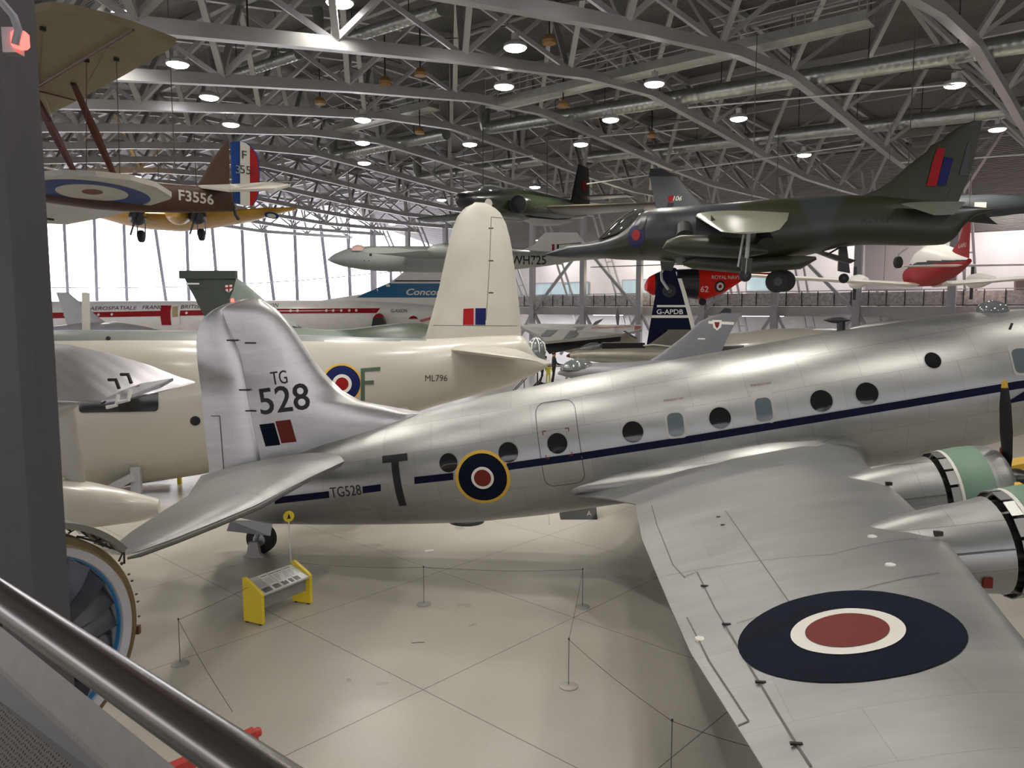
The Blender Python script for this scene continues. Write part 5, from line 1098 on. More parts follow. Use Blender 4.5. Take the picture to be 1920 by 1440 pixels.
# ---- red and white twin seen from behind, hanging
X = Fr('red_white_light_twin', (16.03, 28.7), -105, 'red and white low-winged light aeroplane hung at right, seen from its tail', 'aircraft', zo=7)
mm = lambda L: [('m', a, b) for a, b in L]
xb = body(X, mm([(-5.5, 8.0), (-4.8, 8.3), (-3.4, 8.4), (-2.7, 8.95), (-1.5, 9.08), (0, 8.85), (1.5, 8.5), (2.8, 8.24)]), mm([(-5.5, 7.8), (-4.5, 7.5), (-2, 7.45), (0, 7.62), (2.8, 8.08)]), [(-5.5, .2), (-4, .6), (-1.5, .66), (1, .42), (2.8, .08)], 90, 40, 2.3)
recolor(xb, lambda c: 0 if c.z > interp([(-5, 8.32), (0, 8.34), (2.8, 8.2)], c.x) else (1 if c.z > interp([(-5, 8.16), (0, 8.2), (2.8, 8.17)], c.x) else 2)); X.part('fuselage', xb, (M['white'], M['mark'], M['red']), ang=60)
xf = fin(X, mm([(.6, 8.6), (1.5, 8.85), (2.1, 9.6)]), mm([(2.8, 8.2), (2.75, 8.9), (2.75, 9.6)]), .08, 8); X.part('tail_fin', xf, M['red'])
decal(X, 'registration_text', xf.tree(), text2d('G-AVFU', .15, 1), M['offw'], (2.15, 8.72), 0, .02)
X.part('wing', wing([(Vector((-3.6, -.4, 7.55)), Vector((-1.9, -.4, 7.5)), .13), (Vector((-3.4, -6.9, 8.0)), Vector((-2.0, -6.9, 7.98)), .10)]), M['white'])
X.part('wing', wing([(Vector((-3.6, .4, 7.55)), Vector((-1.9, .4, 7.5)), .13), (Vector((-3.4, 6.0, 7.95)), Vector((-2.0, 6.0, 7.93)), .10)]), M['white'])
for sg in (-1, 1):
    X.part('engine_nacelle', MB().lathe((-4.9, sg * 2.3, 7.72), (1, 0, 0), [(0, .22), (.1, .3), (1.0, .3), (2.6, .12)], 16), M['white']); X.part('propeller_blade', MB().bar((-4.95, sg * 2.3, 6.95), (-4.95, sg * 2.3, 8.4), .12, .04), M['dark'], False)
X.part('tailplane', wing([(Vector((1.7, -.1, 8.05)), Vector((2.5, -.1, 8.05)), .1), (Vector((1.8, -1.9, 8.05)), Vector((2.5, -1.9, 8.05)), .08)]), M['white']); X.part('tailplane', wing([(Vector((1.7, .1, 8.05)), Vector((2.5, .1, 8.05)), .1), (Vector((1.8, 1.9, 8.05)), Vector((2.5, 1.9, 8.05)), .08)]), M['white'])
c = X.loc(at(1684, 492, 26.5)); mwh = X.part('nose_wheel', MB().lathe(c, (.7, .7, 0), [(-.07, .12), (-.05, .2), (.05, .2), (.07, .12)], 20), M['rubber']); X.part('wheel_leg', MB().tube([c, c + Vector((0, 0, .28)), c + Vector((-.1, .3, .5))], .035, 8), M['steel'])
for y in (-1.5, 1.5): X.part('suspension_cable', MB().tube([(-3, y, 7.7), (-3, y, 14.8)], .012, 4), M['cable'])
# ---- brown biplane top left
Q = Fr('brown_biplane', (-7.1, 19.3), 48, 'brown biplane with linen wings and striped rudder, marked F3556, top left', 'aircraft', zo=8.4)
qb = body(Q, [('m', -7.4, 10.0), (63, 312), (130, 322), (223, 336), (300, 343), (370, 349), (432, 354)], [('m', -7.4, 8.9), (63, 375), (180, 392), (251, 398), (350, 399), (432, 397)], [(-7.4, .45), (-3, .42), (0, .12)], 20, 20, 3); qT = qb.tree()
Q.part('fuselage', qb, M['brown'], ang=50)
qf = fin(Q, [(362, 355), (370, 347), (386, 319), (400, 296), (411, 281), (422, 268)], [(431, 360), (430, 330), (430, 300), (429, 266)], .04, 8); Q.part('tail_fin', qf, M['brown'])
rudp = [(431, 267), (450, 265), (460, 268), (469, 275), (478, 287), (483, 302), (485, 330), (483, 363), (479, 376), (472, 386), (460, 386), (436, 380)]
RP = [Q.pt(x, y, .03) for x, y in rudp]
o_ru = Q.part('rudder', MB().prism(RP, (0, -.06, 0)), M['bblue'], False)
def clipx(P, x0, x1):
    bm = bmesh.new(); f_ = bm.faces.new([bm.verts.new((p[0], p[1], 0)) for p in P])
    for co, no, ci in ((x0, -1, 1), (x1, 1, 1)):
        bmesh.ops.bisect_plane(bm, geom=bm.verts[:] + bm.edges[:] + bm.faces[:], plane_co=(co, 0, 0), plane_no=(no, 0, 0), clear_outer=True)
    out = [(v.co.x, v.co.y) for v in list(bm.faces)[0].verts]; bm.free(); return out
for x0, x1, m_ in ((450, 468, 'linenw'), (468, 490, 'red')): Q.part('rudder_stripe', MB().prism([Q.pt(x, y, -.035) for x, y in clipx(rudp, x0, x1)], (0, -.012, 0)), M[m_], False, parent=o_ru).location = (0, 0, 0)
class TPl: pass
rT2 = MB().prism([Q.pt(x, y, .0) for x, y in ((400, 250), (520, 250), (520, 400), (400, 400))], (0, .1, 0)).tree()
for tx, x, y, m_ in (('F', 456, 291, 'mark'), ('55', 458, 319, 'mark'), ('3', 444, 318, 'vgrey'), ('6', 475, 320, 'dred')):
    h = Q.pt(x, y, 0); decal(Q, 'rudder_lettering', rT2, text2d(tx, .20, 1.15, .0), M[m_], (h.x, h.z), 0, .06)
h = Q.hit(368, 370, qT); decal(Q, 'serial_text', qT, text2d('F3556', .25, 1.12, .02), M['linenw'], (h.x, h.z), R(-1), .012)
UH, LH = 10.35, 8.9
up = lambda x, y, dz=0: Q.pl(x, y, UH + dz); lp = lambda x, y, dz=0: Q.pl(x, y, LH + dz)
uw = [(-40, 40), (32, 48), (50, 26), (97, 18), (140, 24), (187, 35), (250, 54), (330, 84), (313, 95), (290, 108), (262, 124), (233, 141), (204, 157), (172, 174), (140, 191), (110, 206), (78, 222), (30, 246), (-40, 282)]
uwm = MB().prism([up(*p) for p in uw], (0, 0, .10)); Q.part('upper_wing', uwm, M['linen'], False, label='unpainted linen upper wing')
lw = [(-60, 372), (41, 350), (60, 338), (85, 331), (113, 329), (180, 331), (245, 338), (292, 351), (322, 369), (318, 374), (245, 397), (185, 410), (127, 421), (41, 418), (-60, 414)]
lwm = MB().prism([lp(*p) for p in lw], (0, 0, .10)); lo_ = Q.part('lower_wing', lwm, M['linenw'], False, label='white-bottomed lower wing with blue, white and red roundel'); lT = lwm.tree()
def ell(cx, cy, a, b_, rot, n=40): return [(cx + a * math.cos(t) * math.cos(rot) - b_ * math.sin(t) * math.sin(rot), cy + a * math.cos(t) * math.sin(rot) + b_ * math.sin(t) * math.cos(rot)) for t in [2 * math.pi * k / n for k in range(n)]]
for nme, e_, m_, dz in (('wing_roundel', ell(170, 362, 113, 22.5, .11), M['bblue'], .004), ('roundel_ring', ell(172, 361, 69, 14.5, .08), M['linenw'], .008), ('roundel_ring', ell(173, 360, 20, 5, .05), M['dred'], .012)):
    Q.part(nme, MB().prism([lp(x, y, -dz) for x, y in e_], (0, 0, .002)), m_, False)
for (a, c) in (((60, 168), (142, 328)), ((137, 155), (217, 336))):
    A1, B1_ = up(*a), lp(*c, .1); ch = Vector((.085, 0, 0)); nn = Vector((0, .03, 0))
    mid = A1.lerp(B1_, .5); Q.part('interplane_strut', MB().loft([[p - ch * k_, p - nn * k_, p + ch * k_, p + nn * k_] for p, k_ in ((A1, .6), (mid, 1.0), (B1_, .6))]), M['wood'])
Q.part('brace_rod', MB().tube([up(66, 166, -.05), up(250, 56, -.05)], .018, 6), M['wood'])
WR = [((60, 168), (250, 56), 0), ((60, 168), (48, 92), 0), ((60, 168), (15, 245), 0)]
for a, c in (((45, 92), (48, 330)), ((50, 92), (100, 225)), ((80, 50), (72, 165)), ((162, 110), (162, 330)), ((218, 108), (225, 338)), ((202, 88), (162, 160))):
    e_ = lp(*c, .1) if c[1] > 300 else up(*c); Q.part('bracing_wire', MB().tube([up(*a), e_], .008, 4), M['wood'])
Q.part('brace_rod', MB().tube([up(62, 168, -.05), up(140, 188, -.03), up(225, 143, -.03)][:2], .014, 6), M['wood'])
for x, y in ((80, 50), (162, 110), (218, 108), (137, 155), (62, 168)): p = up(x, y); Q.part('wing_fitting', MB().box(p - Vector((0, 0, .03)), (.07, .04, .05)), M['dark'], False)
for (x0, y0, x1, y1) in ((44, 404, 100, 412), (44, 413, 78, 420)): Q.part('wing_carrier', MB().bar(lp(x0, y0, -.05), lp(x1, y1, -.05), .05), M['dark'], False)
Q.part('tailplane', MB().prism([Q.pt(372, 352, -.1), Q.pt(430, 350, -.1), Q.pt(500, 346, -1.5), Q.pt(545, 350, -2.1), Q.pt(515, 358, -2.0), Q.pt(430, 360, -.6)], (0, 0, .06)), M['linenw'], False)
Q.part('tail_skid', MB().tube([Q.pt(436, 380, -.05), Q.pt(441, 402, -.05), Q.pt(448, 412, -.05)], .045, 8), M['dark'])
for s, q_ in ((-5.5, 0), (-1.2, 0)): Q.part('suspension_cable', MB().tube([(s, q_, 9.9), (s, q_, 14.3)], .01, 4), M['cable'])
# ---- yellow twin trainer
r = empty('yellow_twin_trainer', at(315, 400, 51), 0, 'yellow twin-engined trainer hung far off at left, seen from the front', 'aircraft')
L_ = lambda x, y, Y: at(x, y, Y) - r.location
wing([(L_(556, 390, 51), L_(554, 393, 52.5), .12), (L_(500, 392, 50.2), L_(466, 417, 53), .13), (L_(400, 398, 49.7), L_(405, 427, 53.3), .14), (L_(330, 402, 49.5), L_(339, 434, 53.5), .15), (L_(280, 400, 49.6), L_(270, 429, 53.3), .15), (L_(220, 396, 50), L_(231, 421, 53), .13), (L_(120, 388, 51), L_(122, 391, 52.4), .12)]).build('wing', M['ayel'], r)
MB().tube([L_(335, 402, 46.5), L_(335, 401, 47.2), L_(335, 399, 48.5), L_(334, 396, 50.5), L_(330, 390, 54), L_(322, 380, 59)], [.1, .5, .75, .85, .7, .2], 20).build('fuselage', M['ayel'], r)
MB().tube([L_(338, 388, 48.6), L_(337, 384, 49.8), L_(335, 384, 51.5)], [.1, .5, .4], 14).build('cockpit_canopy', M['canopy'], r)
for x, y in ((258, 407), (370, 405)):
    n_ = MB().tube([L_(x, y, 47.3), L_(x, y, 47.6), L_(x, y, 48.6), L_(x + 2, y + 5, 51)], [.3, .5, .52, .3], 20).build('engine_nacelle', M['hgrey'], r)
    MB().tube([L_(x, y, 47.25), L_(x, y, 47.4)], [.34, .42], 20).build('cowling_mouth', M['black'], n_)
    for a in (70, 250): MB().bar(L_(x - 3, y, 47.1), L_(x - 3, y, 47.1) + Vector((1.15 * math.cos(R(a)), 0, 1.15 * math.sin(R(a)))), .16, .05).build('propeller_blade', M['dark'], n_, False)
for x, y in ((265, 443), (378, 440)):
    c = L_(x, y, 49.4); MB().lathe(c - Vector((.14, 0, 0)), (1, 0, 0), [(0, .25), (.04, .38), (.24, .38), (.28, .25)], 20).build('main_wheel', M['rubber'], r)
    for dx in (-.25, .25): MB().tube([c + Vector((dx, 0, 0)), c + Vector((dx, .1, 1.1))], .05, 6).build('gear_leg', M['steel'], r)
MB().lathe(L_(509, 396, 50.2) + Vector((0, 0, -.26)), (0, -.4, -1), [(0, .45), (.02, .44)], 20).build('wing_roundel', M['bblue'], r); MB().lathe(L_(509, 396, 50.2) + Vector((0, 0, -.29)), (0, -.4, -1), [(0, .28), (.02, .27)], 20).build('roundel_ring', M['offw'], r)
for x in (300, 370): MB().tube([L_(x, 400, 51.5), L_(x, 400, 51.5) + Vector((0, 0, 6.5))], .02, 4).build('suspension_cable', M['cable'], r)

# ================================================================== FOREGROUND AND FLOOR ITEMS
# steel pillar at the left edge, close to the viewer
r = empty('steel_pillar', (at(20, 700, 3.0).x - .55, 3.0, 0), 0, 'dark grey steel pillar at the left edge, close to the viewer', 'pillar')
xr = at(36, 700, 3.0).x - r.location.x; xf = at(66, 700, 3.3).x - r.location.x
MB().box((xr - .5, .05, 8), (1.0, .1, 16)).build('pillar_face', mat('pillar_grey', (.10, .10, .105), .5, .1, .05, 6), r, False)
MB().box((xr - .06, .2, 8), (.04, .22, 16)).build('pillar_web', mat('pillar_grey_web', (.09, .09, .095), .5), r, False)
MB().box((xf - .12, .32, 8), (.24, .04, 16)).build('pillar_flange', mat('pillar_grey_flange', (.12, .12, .13), .45, .1, .05, 6), r, False)
rl = at(38, 75, 2.95)
o = empty('red_beacon_lamp', rl, 0, 'small glowing red lamp on a bracket beside the pillar, top left', 'lamp')
MB().lathe((0, 0, -.03), (0, 0, 1), [(0, .022), (.01, .03), (.05, .03), (.06, .02)], 16).build('lamp_glass', M['redlamp'], o)
MB().box((-.04, .02, 0), (.05, .05, .09)).build('lamp_bracket', M['lamph'], o, False)
o = empty('looped_conduit', at(15, 30, 2.92), 0, 'grey flexible conduit looping over the pillar at the top left corner', 'conduit')
MB().tube([(-.09, 0, .12), (-.03, 0, .06), (.02, 0, .0), (.035, 0, -.05), (.02, 0, -.1)], .014, 8).build('conduit', M['steel2'], o)
# handrail
HZ = 6.14
a, c = gnd(0, 1123, HZ), gnd(467, 1440, HZ); d = (c - a).normalized()
r = empty('handrail', (a + c) / 2, math.atan2(d.y, d.x), 'round brushed metal handrail crossing the lower left corner', 'handrail')
MB().lathe((-.9, 0, 0), (1, 0, 0), [(0, .0255), (2.2, .0255)], 40).build('rail_tube', M['rail'], r)
n_ = Vector((-d.y, d.x, 0))
z1, z2 = 6.05, 6.0
p = [gnd(20, 1190, z1), gnd(327, 1438, z1), gnd(217, 1446, z2), gnd(0, 1250, z2)]
r2_ = empty('balustrade', (p[0] + p[1]) / 2, 0, 'grey flat-topped balustrade with perforated panel under the handrail, lower left', 'balustrade')
def ext(P, Q, k0, k1): return P + (P - Q) * k0, Q + (Q - P) * k1
t0, t1 = ext(p[0], p[1], .4, .5); b0, b1 = ext(p[3], p[2], .3, .6)
O2 = r2_.location
MB().prism([v - O2 for v in (t0, t1, b1, b0)], (0, 0, -.012)).build('flat_top_rail', M['railflat'], r2_, False)
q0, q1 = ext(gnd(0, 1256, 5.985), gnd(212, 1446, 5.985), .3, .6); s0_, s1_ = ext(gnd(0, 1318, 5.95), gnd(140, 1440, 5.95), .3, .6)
MB().prism([v - O2 for v in (q0, q1, s1_, s0_)], (0, 0, -.012)).build('lower_rail', mat('lower_rail_grey', (.16, .155, .15), .5), r2_, False)  # lower plate in a darker grey than the top rail
pm2 = mat('perforated_mesh', (.12, .115, .10), .6, .2, .05)
nt = pm2.node_tree; b = nt.nodes['Principled BSDF']; tc = nt.nodes.new('ShaderNodeTexCoord'); vo = nt.nodes.new('ShaderNodeTexVoronoi'); vo.inputs['Scale'].default_value = 170; vo.inputs['Randomness'].default_value = 0
rp = nt.nodes.new('ShaderNodeValToRGB'); rp.color_ramp.elements[0].position = .30; rp.color_ramp.elements[1].position = .42; rp.color_ramp.elements[0].color = (.015, .015, .014, 1); rp.color_ramp.elements[1].color = (.20, .19, .16, 1)
nt.links.new(tc.outputs['Object'], vo.inputs['Vector']); nt.links.new(vo.outputs['Distance'], rp.inputs['Fac']); nt.links.new(rp.outputs['Color'], b.inputs['Base Color'])
w0, w1 = s0_ - O2, s1_ - O2; out = -n_ * .35 if (n_.y > 0) else n_ * .35
MB().prism([w0, w1, w1 + out + Vector((0, 0, -.5)), w0 + out + Vector((0, 0, -.5))], (0, 0, -.01)).build('perforated_panel', pm2, r2_, False)
for k_ in (.1, 1.0): pp = (t0.lerp(t1, k_)); MB().box(pp - O2 + Vector((-.0, .0, -.3)), (.03, .03, .6)).build('baluster_post', M['dark'], r2_, False)
for k_ in (-.8, 1.2): MB().tube([(k_, 0, -.02), (k_, 0, -.16)], .008, 8).build('rail_bracket', M['rail'], r)
# jet engine fan
EC = at(58, 1222, 9.0); ed = Vector((.87, -.49, 0)).normalized()
r = empty('jet_engine', (EC.x, EC.y, 0), 0, 'large jet engine fan with dark wide blades and tan casing, lower left behind the handrail', 'jet engine')
c0 = Vector((0, 0, EC.z))
MB().lathe(c0, ed, [(-.9, 1.16), (.02, 1.16), (.06, 1.175), (.10, 1.27), (.06, 1.285), (-.9, 1.285)], 72, False).build('pale_inlet_ring', M['ltring'], r, ang=30)
MB().lathe(c0, ed, [(-.05, 1.157), (.03, 1.157), (.03, 1.147), (-.05, 1.147)], 72, False).build('blue_liner', M['bring'], r)
MB().lathe(c0, ed, [(.05, 1.287), (.06, 1.33), (.0, 1.40), (-.45, 1.44), (-1.4, 1.44), (-1.4, 1.28)], 72, False).build('tan_casing', M['tan'], r)
MB().lathe(c0, ed, [(.07, 1.31), (.04, 1.38), (.02, 1.38), (.05, 1.31)], 72, False).build('casing_flange', mat('brown_flange', (.16, .11, .05), .5, .3), r)
MB().lathe(c0, ed, [(.25, .02), (.2, .12), (.0, .28), (-.2, .34)], 40).build('fan_hub', M['dark'], r)
MB().lathe(c0, ed, [(-.30, 1.15), (-.31, .02)], 40).build('fan_backing', M['black'], r)
u = Vector((0, 0, 1)); v = ed.cross(u).normalized()
NB = 22
for k in range(NB):
    a0 = 2 * math.pi * k / NB; rr = []
    for r_, tw in ((.30, 40), (.6, 34), (.9, 28), (1.13, 24)):
        off = .22 * (r_ / 1.14) ** 2; rad = u * math.cos(a0 + off) + v * math.sin(a0 + off); tan = -u * math.sin(a0 + off) + v * math.cos(a0 + off)
        hc_ = 1.15 * math.pi * r_ / NB; ch = tan * hc_ - ed * hc_ * math.tan(R(tw)); nn = rad.cross(ch).normalized() * .01
        cc = c0 + rad * r_ - ed * .13; rr.append([cc - ch, cc - nn, cc + ch, cc + nn])
    MB().loft(rr).build('fan_blade', M['fanb'], r)
# cowl panel standing proud of the casing at upper right
rr = []
for j in range(13):
    a0 = R(-52 + j * 3.6) ; rad = u * math.cos(a0) + v * math.sin(a0)
    if rad.dot(Vector((1, 0, 0))) < 0: rad = u * math.cos(-a0) + v * math.sin(-a0)
    rr.append([c0 + rad * 1.50 + ed * .12, c0 + rad * 1.58 + ed * .12, c0 + rad * 1.60 - ed * .5, c0 + rad * 1.52 - ed * .5])
MB().loft(rr).build('cowl_panel', mat('dull_green_grey_cowl', (.20, .20, .165), .45, .2, .1), r)
rn = random.Random(5)
def rim(a0, rr_, dz): 
    rad = u * math.cos(a0) + v * math.sin(a0)
    if rad.x < 0: rad = u * math.cos(-a0) + v * math.sin(-a0)
    return c0 + rad * rr_ + ed * dz
for j in range(9):
    a0 = R(4 + j * 6); P = [rim(a0 + R(rn.uniform(-4, 4)) + R(i * 2.2), 1.44 + rn.uniform(-.02, .09), rn.uniform(-.1, .08)) for i in range(5)]
    MB().tube(P, .014, 6).build('engine_pipe', M['dark'] if j % 3 else M['offw'], r)
for j in range(6):
    a0 = R(58 + j * 6.5 + (j % 2) * 2); MB().box(rim(a0, 1.43, .02), (.025, .03, .02)).build('casing_bolt', mat('rusty_bracket', (.12, .05, .025), .6) if j == 0 else bpy.data.materials['rusty_bracket'], r, False)
for j in range(4): MB().box(rim(R(6 + j * 3), 1.46, -.05), (.12, .10, .08)).build('engine_accessory', M['dark'], r, False)
MB().box(rim(R(100), 1.43, .0), (.07, .06, .12)).build('engine_accessory', bpy.data.materials['rusty_bracket'], r, False)
MB().box(c0 + Vector((-.4, .3, 0)) - Vector((0, 0, EC.z / 2 + .65)), (1.2, .9, EC.z - 1.3 if EC.z > 1.5 else .3)).build('engine_stand', M['steel2'], r, False)
# information stand with yellow sides
G_ = lambda x, y: gnd(x, y)
lf, lb, rf, rb_ = G_(492, 1174), G_(457, 1166), G_(586, 1132), G_(553, 1127)
r = empty('information_stand', (lf + lb + rf + rb_) / 4, 0, 'sloping information stand with bright yellow side panels on the floor', 'information stand'); O3 = r.location
across = (rf - lf).normalized(); dep = (lb - lf).normalized(); wth = .07
hb_, hf_ = at(453, 1083, lb.y).z, at(490, 1112, lf.y).z
for nme, f0, b0 in (('yellow_side_panel', lf, lb), ('yellow_side_panel', rf - across * wth, rb_ - across * wth)):
    MB().prism([f0 - O3 + Vector((0, 0, .03)), b0 - O3 + Vector((0, 0, .03)), b0 - O3 + Vector((0, 0, hb_)), b0 + (f0 - b0) * .12 - O3 + Vector((0, 0, hb_)), f0 + (b0 - f0) * .08 - O3 + Vector((0, 0, hf_)), f0 - O3 + Vector((0, 0, hf_ - .05))], across * wth).build(nme, M['yel2'], r, False)
    for q_ in (f0, b0): MB().box(q_.lerp((f0 + b0) / 2, .3) - O3 + across * .035 + Vector((0, 0, .015)), (.06, .06, .03)).build('caster', M['black'], r, False)
bl, br_, tl_, tr_ = lf + across * wth, rf - across * wth, lb + across * wth, rb_ - across * wth
up1 = Vector((0, 0, hf_ - .06)); up2 = Vector((0, 0, hb_ - .08))
pan = [bl + up1 - O3, br_ + up1 - O3, tr_ + up2 - O3, tl_ + up2 - O3]
bo = MB().prism(pan, (0, 0, -.03)).build('text_board', mat('board_grey', (.50, .50, .47), .4), r, False)
nrm = (pan[1] - pan[0]).cross(pan[3] - pan[0]).normalized(); nrm = nrm if nrm.z > 0 else -nrm
def onb(u_, v_, h_=.004): return pan[0].lerp(pan[1], u_).lerp(pan[3].lerp(pan[2], u_), v_) + nrm * h_
def patch(u0, v0, u1, v1, m, name='printed_block', h_=.004): MB().add([onb(u0, v0, h_), onb(u1, v0, h_), onb(u1, v1, h_), onb(u0, v1, h_)], [(0, 1, 2, 3)]).build(name, m, bo, False)
wht, gr_, dk_ = mat('board_white', (.72, .72, .69), .4), mat('board_text_grey', (.33, .33, .31), .5), mat('board_photo', (.09, .09, .09), .4, 0, .8, 30)
patch(.25, .03, .42, .97, wht, h_=.003); patch(.46, .03, .73, .97, wht, h_=.003); patch(.76, .03, .98, .97, wht, h_=.003)
for u0, u1 in ((.27, .40), (.45, .72), (.77, .90)): patch(u0, .86, u1, .90, dk_, 'title_line')
for u0, u1, n in ((.05, .22, 7), (.27, .40, 6), (.48, .59, 7), (.61, .72, 7), (.78, .87, 7), (.89, .97, 6)):
    for i in range(n): patch(u0, .40 + i * .06, u1, .425 + i * .06, gr_, 'text_line')
for u0, u1 in ((.05, .22), (.27, .41), (.46, .58), (.62, .70), (.72, .84)): patch(u0, .06, u1, .30, dk_, 'printed_photo')
MB().prism([bl + Vector((0, 0, .32)) - O3 + dep * .1, br_ + Vector((0, 0, .32)) - O3 + dep * .1, br_ + up1 - O3 + dep * .1, bl + up1 - O3 + dep * .1], dep * .02).build('front_panel', mat('stand_grey', (.24, .24, .22), .5), r, False)
pb = (rb_ + lb * 0) + dep * .05; sg_ = empty('round_marker_sign', Vector((pb.x, pb.y, 0)), 0, 'round yellow sign with black arrow on a thin pole behind the information stand', 'sign')
zt_ = at(549, 968, pb.y).z
MB().tube([(0, 0, 0), (-.05, 0, zt_ - .1)], .018, 8).build('pole', M['lamph'], sg_)
fd = (EYE - Vector((pb.x, pb.y, zt_))).normalized(); fd = Vector((fd.x + .4, fd.y, 0)).normalized()
MB().lathe(Vector((-.05, 0, zt_)), fd, [(0, .125), (.02, .125)], 28).build('sign_disc', M['yel2'], sg_)
sd = fd.cross(Vector((0, 0, 1))).normalized(); b_c = Vector((-.05, 0, zt_)) + fd * .022
MB().prism([b_c + sd * .045 - Vector((0, 0, .05)), b_c - sd * .045 - Vector((0, 0, .05)), b_c + Vector((0, 0, .065))], fd * .004).build('arrow_mark', M['mark'], sg_, False)
# low barrier posts and cord
posts = [(338, 1245, 'nearest the engine'), (795, 1133, 'below the code letter T'), (1092, 1138, 'the farther of two by the wing'), (1066, 1287, 'the nearer of two by the wing'), (1258, 1460, 'at the bottom edge')]
PT = []; BP = []; proto = None
for x, y, lab in posts:
    p = gnd(x, y)
    if proto is None:
        proto = empty('barrier_post', p); MB().lathe((0, 0, 0), (0, 0, 1), [(0, .165), (.015, .165), (.03, .12), (.035, .02)], 28).build('base', mat('post_base_grey', (.36, .35, .32), .5, .2), proto); MB().tube([(0, 0, .03), (0, 0, .86)], .008, 8).build('post', mat('post_grey', (.13, .125, .12), .5), proto); MB().lathe((0, 0, .85), (0, 0, 1), [(0, .015), (.03, .015)], 10).build('cap', M['dark'], proto); q = proto
    else: q = copy_tree(proto)
    q.location = p; tag(q, 'thin grey low barrier post on a round base, ' + lab, 'barrier post', 'barrier posts'); PT.append(p + Vector((0, 0, .85))); BP.append(q)
cords = [(gnd(440, 1440) + Vector((0, 0, .85)), PT[0]), (PT[0], gnd(548, 1120) + Vector((0, 0, .8))), (gnd(548, 1118) + Vector((0, 0, .8)), PT[1]), (PT[1], PT[2]), (PT[2], PT[3]), (PT[3], PT[4]), (PT[4], gnd(1500, 1420, .85))]
own = [0, 0, 1, 1, 2, 3, 4]
for (a, c), w_ in zip(cords, own):
    q = BP[w_]; MB().tube([a.lerp(c, i / 8) - Vector((0, 0, .05 * math.sin(math.pi * i / 8))) - q.location for i in range(9)], .0045, 5).build('cord', M['cable'], q)
tag(MB().box(gnd(805, 1033) + Vector((0, 0, .006)), (.25, .16, .01), .4).build('paper_scrap', M['offw'], None, False), 'small white card lying on the floor under the fuselage', 'card')
tag(MB().box(gnd(784, 1205) + Vector((0, 0, .003)), (.26, .02, .004), .1).build('floor_plate', M['dark'], None, False), 'thin dark slot mark on the open floor', 'floor slot')
# red tow bar at the bottom
a, c = gnd(325, 1442, .25), gnd(478, 1375, .35); d = (c - a).normalized()
r = empty('red_tow_bar', (a + c) / 2 - Vector((0, 0, .3)), 0, 'red tow bar partly hidden behind the handrail at the bottom', 'tow bar'); O4 = r.location
MB().bar(a - d * 1.0 - O4, c - O4, .17, .14).build('bar', M['vred'] if 0 else mat('tow_bar_red', (.55, .05, .04), .45), r, False)
MB().lathe(c - d * .05 - O4, d, [(0, .075), (.12, .07), (.14, .05)], 14).build('bar_end', bpy.data.materials['tow_bar_red'], r)
MB().box(c - O4 - Vector((0, 0, .2)), (.08, .08, .3)).build('foot', bpy.data.materials['tow_bar_red'], r, False)
MB().box(a - d * .5 - O4 - Vector((0, 0, .13)), (.3, .12, .24)).build('foot', M['dark'], r, False)
# things seen under the flying boat and under the silver fuselage
tag(MB().box(gnd(337, 907) + Vector((0, 0, .35)), (.13, .13, .7)).build('yellow_post', M['yel2'], None, False), 'short yellow post on the floor right of the flying boat hull', 'post')
tag(MB().box(gnd(285, 905) + Vector((-.6, .2, .3)), (2.2, .3, .25), .15).build('dark_red_beam', M['dred'], None, False), 'dark red beam on the floor under the flying boat', 'beam')
tag(MB().box(gnd(236, 930) + Vector((0, -.6, .2)), (1.0, .5, .08), .2).build('white_board', M['offw'], None, False), 'white low board on the floor behind the wing float', 'board')
r = empty('display_box', gnd(1085, 968), 0, 'low black display box marked A under the fuselage', 'box'); MB().prism([(-.6, -.4, 0), (.55, -.4, 0), (.55, -.1, .3), (-.3, -.1, .3)], (0, .7, 0)).build('box_body', M['black'], r, False)
tv, tf = text2d('A', .16); MB().add([(v[0] + .3, -.30, v[1] + .17) for v in tv], tf).build('box_letter', M['offw'], r, False)
tag(MB().lathe(gnd(875, 978), (0, 0, 1), [(0, .55), (.08, .5), (.1, .1)], 24).build('belly_shadow_disc', M['black']), 'black disc standing in for the shadow on the floor behind the fuselage belly', 'painted shadow')  # black disc painted in for the shadow below the fuselage
tag(MB().tube([gnd(1030, 984), gnd(1030, 984) + Vector((-.03, 0, .35))], .015, 6).build('white_marker_rod', M['offw']), 'thin white rod standing behind the silver fuselage belly', 'rod')
r = empty('yellow_ground_trolley', gnd(1925, 940), 0, 'amber and black wheeled trolley beyond the inner engine at the right edge', 'trolley')
MB().lathe((.2, 0, .5), (-.9, .2, 0), [(-.2, .1), (.1, .5), (.5, .62), (1.0, .55)], 20).build('trolley_drum', M['black'], r)
MB().prism([(-1.2, .5, .95), (.9, .5, 1.35), (.9, .5, 1.15), (-.6, .5, .85)], (0, .8, 0)).build('trolley_canopy', M['yel'], r, False)
for x in (-.4, .6): MB().lathe((x, -.5, .2), (0, 1, 0), [(0, .2), (.1, .2)], 14).build('trolley_wheel', M['rubber'], r)
for i, (x, y, w_) in enumerate(((1700, 874, .3), (1742, 872, .35))):
    p = gnd(x, y); r = empty('folding_stand', p, 0, ('dark trestle stand under the silver nose, left one', 'dark trestle stand under the silver nose, right one')[i], 'stand', 'trestle stands')
    for s in (-1, 1): MB().bar((s * w_, 0, 0), (0, 0, 1.2), .08).build('leg', M['dark'], r, False)
    MB().box((0, 0, 1.2), (.5, .3, .08)).build('top', M['dark'], r, False)
p = gnd(1878, 862); r = empty('fire_extinguisher', p, 0, 'small dark red extinguisher on a stand beyond the propeller', 'extinguisher')
